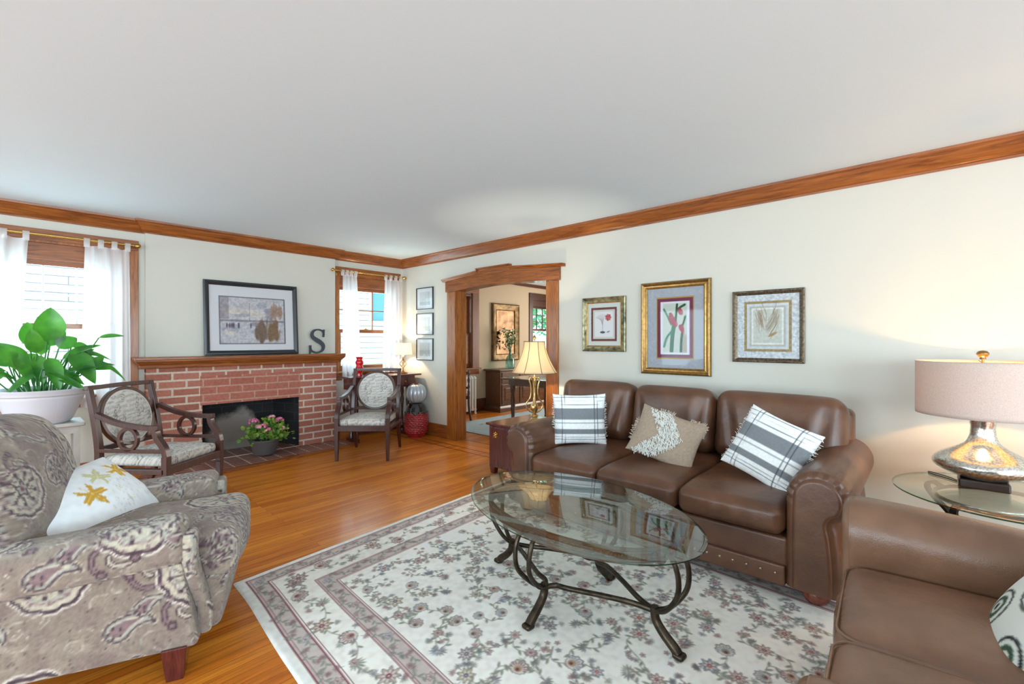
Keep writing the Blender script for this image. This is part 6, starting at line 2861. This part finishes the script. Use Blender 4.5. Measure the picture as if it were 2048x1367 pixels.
fl_ = thing('potted_flowers', 'pink geraniums in a grey pot on the fireplace hearth', 'plant', (-2.06, -.215, .0285))
obj('pot', lathe(MB(), [(.105, 0), (.115, .008), (.145, .10), (.158, .155), (.166, .16), (.168, .178), (.158, .18), (.150, .155), (.0001, .15)], 40), M('grey_brown_pot', (84, 80, 78), .45), fl_, sharp=30)
mb = MB()
g = np.random.default_rng(6)
cl = [(-.11, .0, .28), (.06, .02, .36), (.15, 0, .30), (-.02, -.08, .25), (.10, -.08, .25), (.0, .07, .30), (-.15, -.03, .22), (.18, -.05, .22)]
for c3 in cl:
    for k in range(46):
        p = np.array(c3) + g.normal(size=3) * np.array([.045, .045, .04])
        d = g.normal(size=3) * .5 + np.array([0, -.3, .7])
        d /= np.linalg.norm(d)
        e = np.cross(d, g.normal(size=3))
        e /= np.linalg.norm(e)
        r = g.uniform(.016, .028)
        b_ = np.cross(d, e)
        V = [p + d * .004] + [p + (e * math.cos(q) + b_ * math.sin(q)) * r * (1 + .15 * math.cos(5 * q)) for q in np.linspace(0, 2 * PI, 11)[:-1]]
        mb.add(V, [(0, 1 + q, 1 + (q + 1) % 10) for q in range(10)])
m1, n1, l1, p1_ = newmat('geranium_leaf')
tc = n1.new('ShaderNodeTexCoord')
nz_ = n1.new('ShaderNodeTexNoise')
nz_.inputs['Scale'].default_value = 14
rr_ = n1.new('ShaderNodeValToRGB')
rr_.color_ramp.elements[0].position, rr_.color_ramp.elements[0].color = .38, L4((60, 120, 36))
rr_.color_ramp.elements[1].position, rr_.color_ramp.elements[1].color = .66, L4((156, 176, 70))
l1.new(tc.outputs['Object'], nz_.inputs['Vector'])
l1.new(nz_.outputs['Fac'], rr_.inputs['Fac'])
l1.new(rr_.outputs['Color'], p1_.inputs['Base Color'])
obj('foliage', mb, m1, fl_, smooth=False)
PINK = M('geranium_pink', (232, 120, 158), .6, vary=.18, vscale=30)
PINK2 = M('geranium_pale_pink', (238, 170, 180), .6, vary=.12, vscale=30)
st_ = MB()
for q, (x, y, z, r) in enumerate(((-.13, -.04, .395, .055), (-.045, -.09, .335, .042), (.0, -.13, .285, .048), (.075, -.02, .42, .036), (.155, -.04, .38, .045), (.16, -.10, .29, .030), (-.10, -.1, .34, .028))):
    mb = MB()
    for k in range(34):
        d = g.normal(size=3)
        d /= np.linalg.norm(d)
        if d[2] < -.3:
            continue
        p = np.array([x, y, z]) + d * r * np.array([1, 1, .7])
        e = np.cross(d, g.normal(size=3))
        e /= np.linalg.norm(e)
        b_ = np.cross(d, e)
        s_ = .013
        V = [p] + [p + (e * math.cos(a) + b_ * math.sin(a)) * s_ * (1 + .35 * math.cos(5 * a)) + d * .003 for a in np.linspace(0, 2 * PI, 16)[:-1]]
        mb.add(V, [(0, 1 + a, 1 + (a + 1) % 15) for a in range(15)])
    obj('blossom', mb, PINK if q in (0, 1, 2, 4) else PINK2, fl_, smooth=False)
    tube(st_, bez([(x * .3, y * .3, .15), (x * .7, y * .6, .24), (x, y, z)], 5), .003, 5)
obj('stems', st_, M('geranium_stem', (84, 130, 60), .6), fl_)

# ------------------------------------------------------------------ dining room beyond the doorway
c = Canvas(2.6, 2.9, .012, (168, 186, 196))
c.mottle(.10, .05, 2)
g = np.random.default_rng(15)
c.rect(.10, .10, 2.5, 2.8, (176, 192, 198))
for k in range(60):
    c.ell(g.uniform(.2, 2.4), g.uniform(.2, 2.7), g.uniform(.02, .06), g.uniform(.01, .03), g.uniform(0, 3), (138, 150, 140) if k % 2 else (196, 190, 176), .7)
nx_, ny_ = 200, 220
Ux, Uy = np.meshgrid(np.linspace(0, 2.6, nx_), np.linspace(0, 2.9, ny_))
P = np.stack([Ux - 1.3, Uy - 1.45, .010 + 0 * Ux], -1).reshape(-1, 3)
ix = np.arange(nx_ * ny_).reshape(ny_, nx_)
q = np.stack([ix[:-1, :-1], ix[:-1, 1:], ix[1:, 1:], ix[1:, :-1]], -1).reshape(-1, 4)
dr = thing('dining_rug', 'pale blue rug on the dining room floor beyond the doorway', 'rug', (1.80, -1.74, 0))
o = obj('pile', MB().add(P, q), painted('blue_wool', .95), dr)
paint(o, c, np.c_[Ux.ravel(), Uy.ravel()])
obj('edging', box(MB(), (-1.305, -1.455, .0005), (1.305, 1.455, .0095)), M('rug_edge', (96, 92, 92), .9), dr, smooth=False)

sb = thing('sideboard', 'dark carved sideboard under the dining room mirror', 'sideboard', (2.99, .215, 0))
SBW = wood('sideboard_wood', (58, 34, 20), (86, 54, 32), (112, 76, 46), 'x')
mb = MB()
rb(mb, (0, .0, .79), (1.70, .44, .035), .012, .06, 3)
obj('top', mb, SBW, sb, sharp=30)
mb = MB()
box(mb, (-.80, -.195, .10), (.80, .20, .772))
obj('body', mb, SBW, sb, smooth=False, bevel=.004)
mb = MB()
plan_sweep(mb, [(-.80, .20), (-.80, -.195), (.80, -.195), (.80, .20)], [(0, .0), (.035, .0), (.035, .07), (.022, .085), (.012, .11), (0, .115)], side=1)
box(mb, (-.80, -.19, .0), (.80, .19, .10))
obj('plinth', mb, SBW, sb, sharp=25)
for k in range(3):
    x = -.76 + k * .515
    mb = MB()
    box(mb, (x, -.207, .14), (x + .49, -.195, .52))
    d = obj('door', mb, SBW, sb, smooth=False, bevel=.004)
    mb = MB()
    rb(mb, (x + .245, -.209, .33), (.34, .012, .24), .005, .05, 2)
    obj('panel', mb, SBW, d)
    mb = MB()
    box(mb, (x, -.207, .545), (x + .49, -.195, .75))
    d = obj('drawer', mb, SBW, sb, smooth=False, bevel=.004)
    mb = MB()
    tube(mb, [(x + .19, -.21, .66), (x + .21, -.225, .645), (x + .28, -.225, .645), (x + .30, -.21, .66)], .006, 6)
    obj('handle', mb, BRASS, d)

mr = thing('wall_mirror', 'wide antique gold framed mirror over the dining sideboard', 'mirror', (2.78, YD - .002, 1.53))
MIRM = M('aged_mirror_silver', (66, 50, 36), .08, 1.0, vary=.35, vscale=7)
ANTQ = M('antique_gold_leaf', (104, 82, 50), .45, .6, vary=.35, vscale=14)
obj('frame', rectframe(MB(), .80, 1.15, .13, [(0, 0), (0, .04), (.02, .05), (.06, .035), (.11, .025), (.13, .012), (.13, 0)]), ANTQ, mr, sharp=25)
obj('mirror_glass', box(MB(), (-.28, -.010, -.46), (.28, -.002, .46)), MIRM, mr, smooth=False)
obj('bead', rectframe(MB(), .555, .905, .012, [(0, .010), (0, .022), (.006, .026), (.012, .020), (.012, .010)]), GOLD, mr, sharp=25)

vz = thing('flower_vase', 'tall teal glass bottle vase with pale flowers on the sideboard', 'vase', (2.66, .20, .8078))
TEALG = glassmat('teal_glass', (216, 240, 238), .08)
obj('bottle', lathe(MB(), [(.0001, .004), (.085, .004), (.09, .02), (.09, .17), (.07, .22), (.03, .27), (.026, .34), (.034, .36), (.03, .36), (.022, .34), (.026, .27), (.066, .218), (.085, .17), (.085, .025), (.0001, .015)], 28), TEALG, vz, sharp=40)
mb, mb2, mb3 = MB(), MB(), MB()
g = np.random.default_rng(33)
for k in range(16):
    e = np.array([g.normal() * .10, g.normal() * .08, .52 + g.uniform(0, .27)])
    tube(mb, bez([(0, 0, .1), (e[0] * .2, e[1] * .2, .36), tuple(e)], 5), .003, 5)
    sphere(mb2, tuple(e), .026, 8, 6, (1, 1, .8))
    for q in range(9):
        p = e * np.array([.8, .8, 1]) + g.normal(size=3) * .045 - np.array([0, 0, .05])
        d = g.normal(size=3)
        d /= np.linalg.norm(d)
        b_ = np.cross(d, g.normal(size=3))
        b_ /= np.linalg.norm(b_)
        mb3.add([p - d * .035, p + b_ * .014, p + d * .035, p - b_ * .014], [(0, 1, 2, 3)])
obj('stems', mb, M('flower_stem', (70, 120, 60), .6), vz)
obj('leaves', mb3, M('flower_leaf', (60, 116, 60), .6), vz, smooth=False)
obj('flowers', mb2, M('pale_flower', (216, 222, 190), .7), vz)

rd = thing('radiator', 'white cast iron radiator under the dining room window', 'radiator', (1.52, .33, 0))
for k in range(8):
    mb = MB()
    x = -.25 + k * .071
    for y in (-.07, 0, .07):
        tube(mb, [(x, y, .06), (x, y, .66)], .019, 8)
    tube(mb, [(x, -.085, .64), (x, -.05, .68), (x, .05, .68), (x, .085, .64)], .021, 8)
    tube(mb, [(x, -.085, .08), (x, .085, .08)], .021, 8)
    if k in (0, 7):
        for y in (-.07, .07):
            lathe(mb, [(.028, 0), (.018, .03), (.02, .07)], 10, (x, y, 0))
    obj('section', mb, WHITEP, rd)

dt = thing('dining_table', 'glossy dark dining table in the room beyond the doorway', 'table', (1.83, -1.80, 0))
GLOSSW = wood('glossy_mahogany', (40, 20, 14), (58, 30, 20), (76, 42, 28), 'y', rough=.12, coat=.9)
mb = MB()
rb(mb, (0, 0, .748), (1.16, 1.86, .026), .012, .08, 3)
obj('top', mb, GLOSSW, dt, sharp=30)
mb = MB()
box(mb, (-.48, -.83, .64), (.48, .83, .734))
obj('apron', mb, GLOSSW, dt, smooth=False)
for x in (-.43, .43):
    for y in (-.78, .78):
        obj('leg', lathe(MB(), [(.024, .0105), (.03, .04), (.022, .07), (.032, .2), (.038, .4), (.03, .5), (.042, .54), (.042, .64)], 14, (x, y, 0)), GLOSSW, dt, sharp=40)

dc = thing('dining_chair', 'carved dining chair with pink seat beside the white radiator', 'chair', (0.98, -.02, 0), R(-100))
for s in (-1, 1):
    mb = MB()
    tube(mb, bez([(s * .2, .24, .0), (s * .2, .20, .22), (s * .2, .19, .45)], 6), .019, 8)
    lathe(mb, [(.019, .44), (.022, .5), (.012, .53), (.021, .58), (.013, .63), (.023, .69), (.013, .75), (.018, .8), (.02, .84), (.0001, .87)], 12, (s * .2, .195, 0))
    obj('back_post', mb, MAHOG, dc)
    obj('front_leg', taper(MB(), (s * .21, -.2, 0), (.03, .03), (s * .21, -.2, .42), (.042, .042)), MAHOG, dc, smooth=False)
mb = MB()
rb(mb, (0, .195, .815), (.40, .028, .06), .012, .05, 3)
rb(mb, (0, .195, .56), (.38, .022, .04), .01, .05, 3)
obj('back_rail', mb, MAHOG, dc)
mb = MB()
rb(mb, (0, .195, .69), (.13, .016, .20), .007, .03, 3)
obj('splat', mb, MAHOG, dc)
mb = MB()
rb(mb, (0, 0, .40), (.44, .42, .05), .01, .06, 3)
obj('seat_frame', mb, MAHOG, dc)
mb = MB()
rb(mb, (0, -.005, .445), (.42, .38, .055), .024, .04, 4)
obj('seat', mb, M('pink_floral_seat', (190, 142, 140), .9, vary=.3, vscale=18), dc)
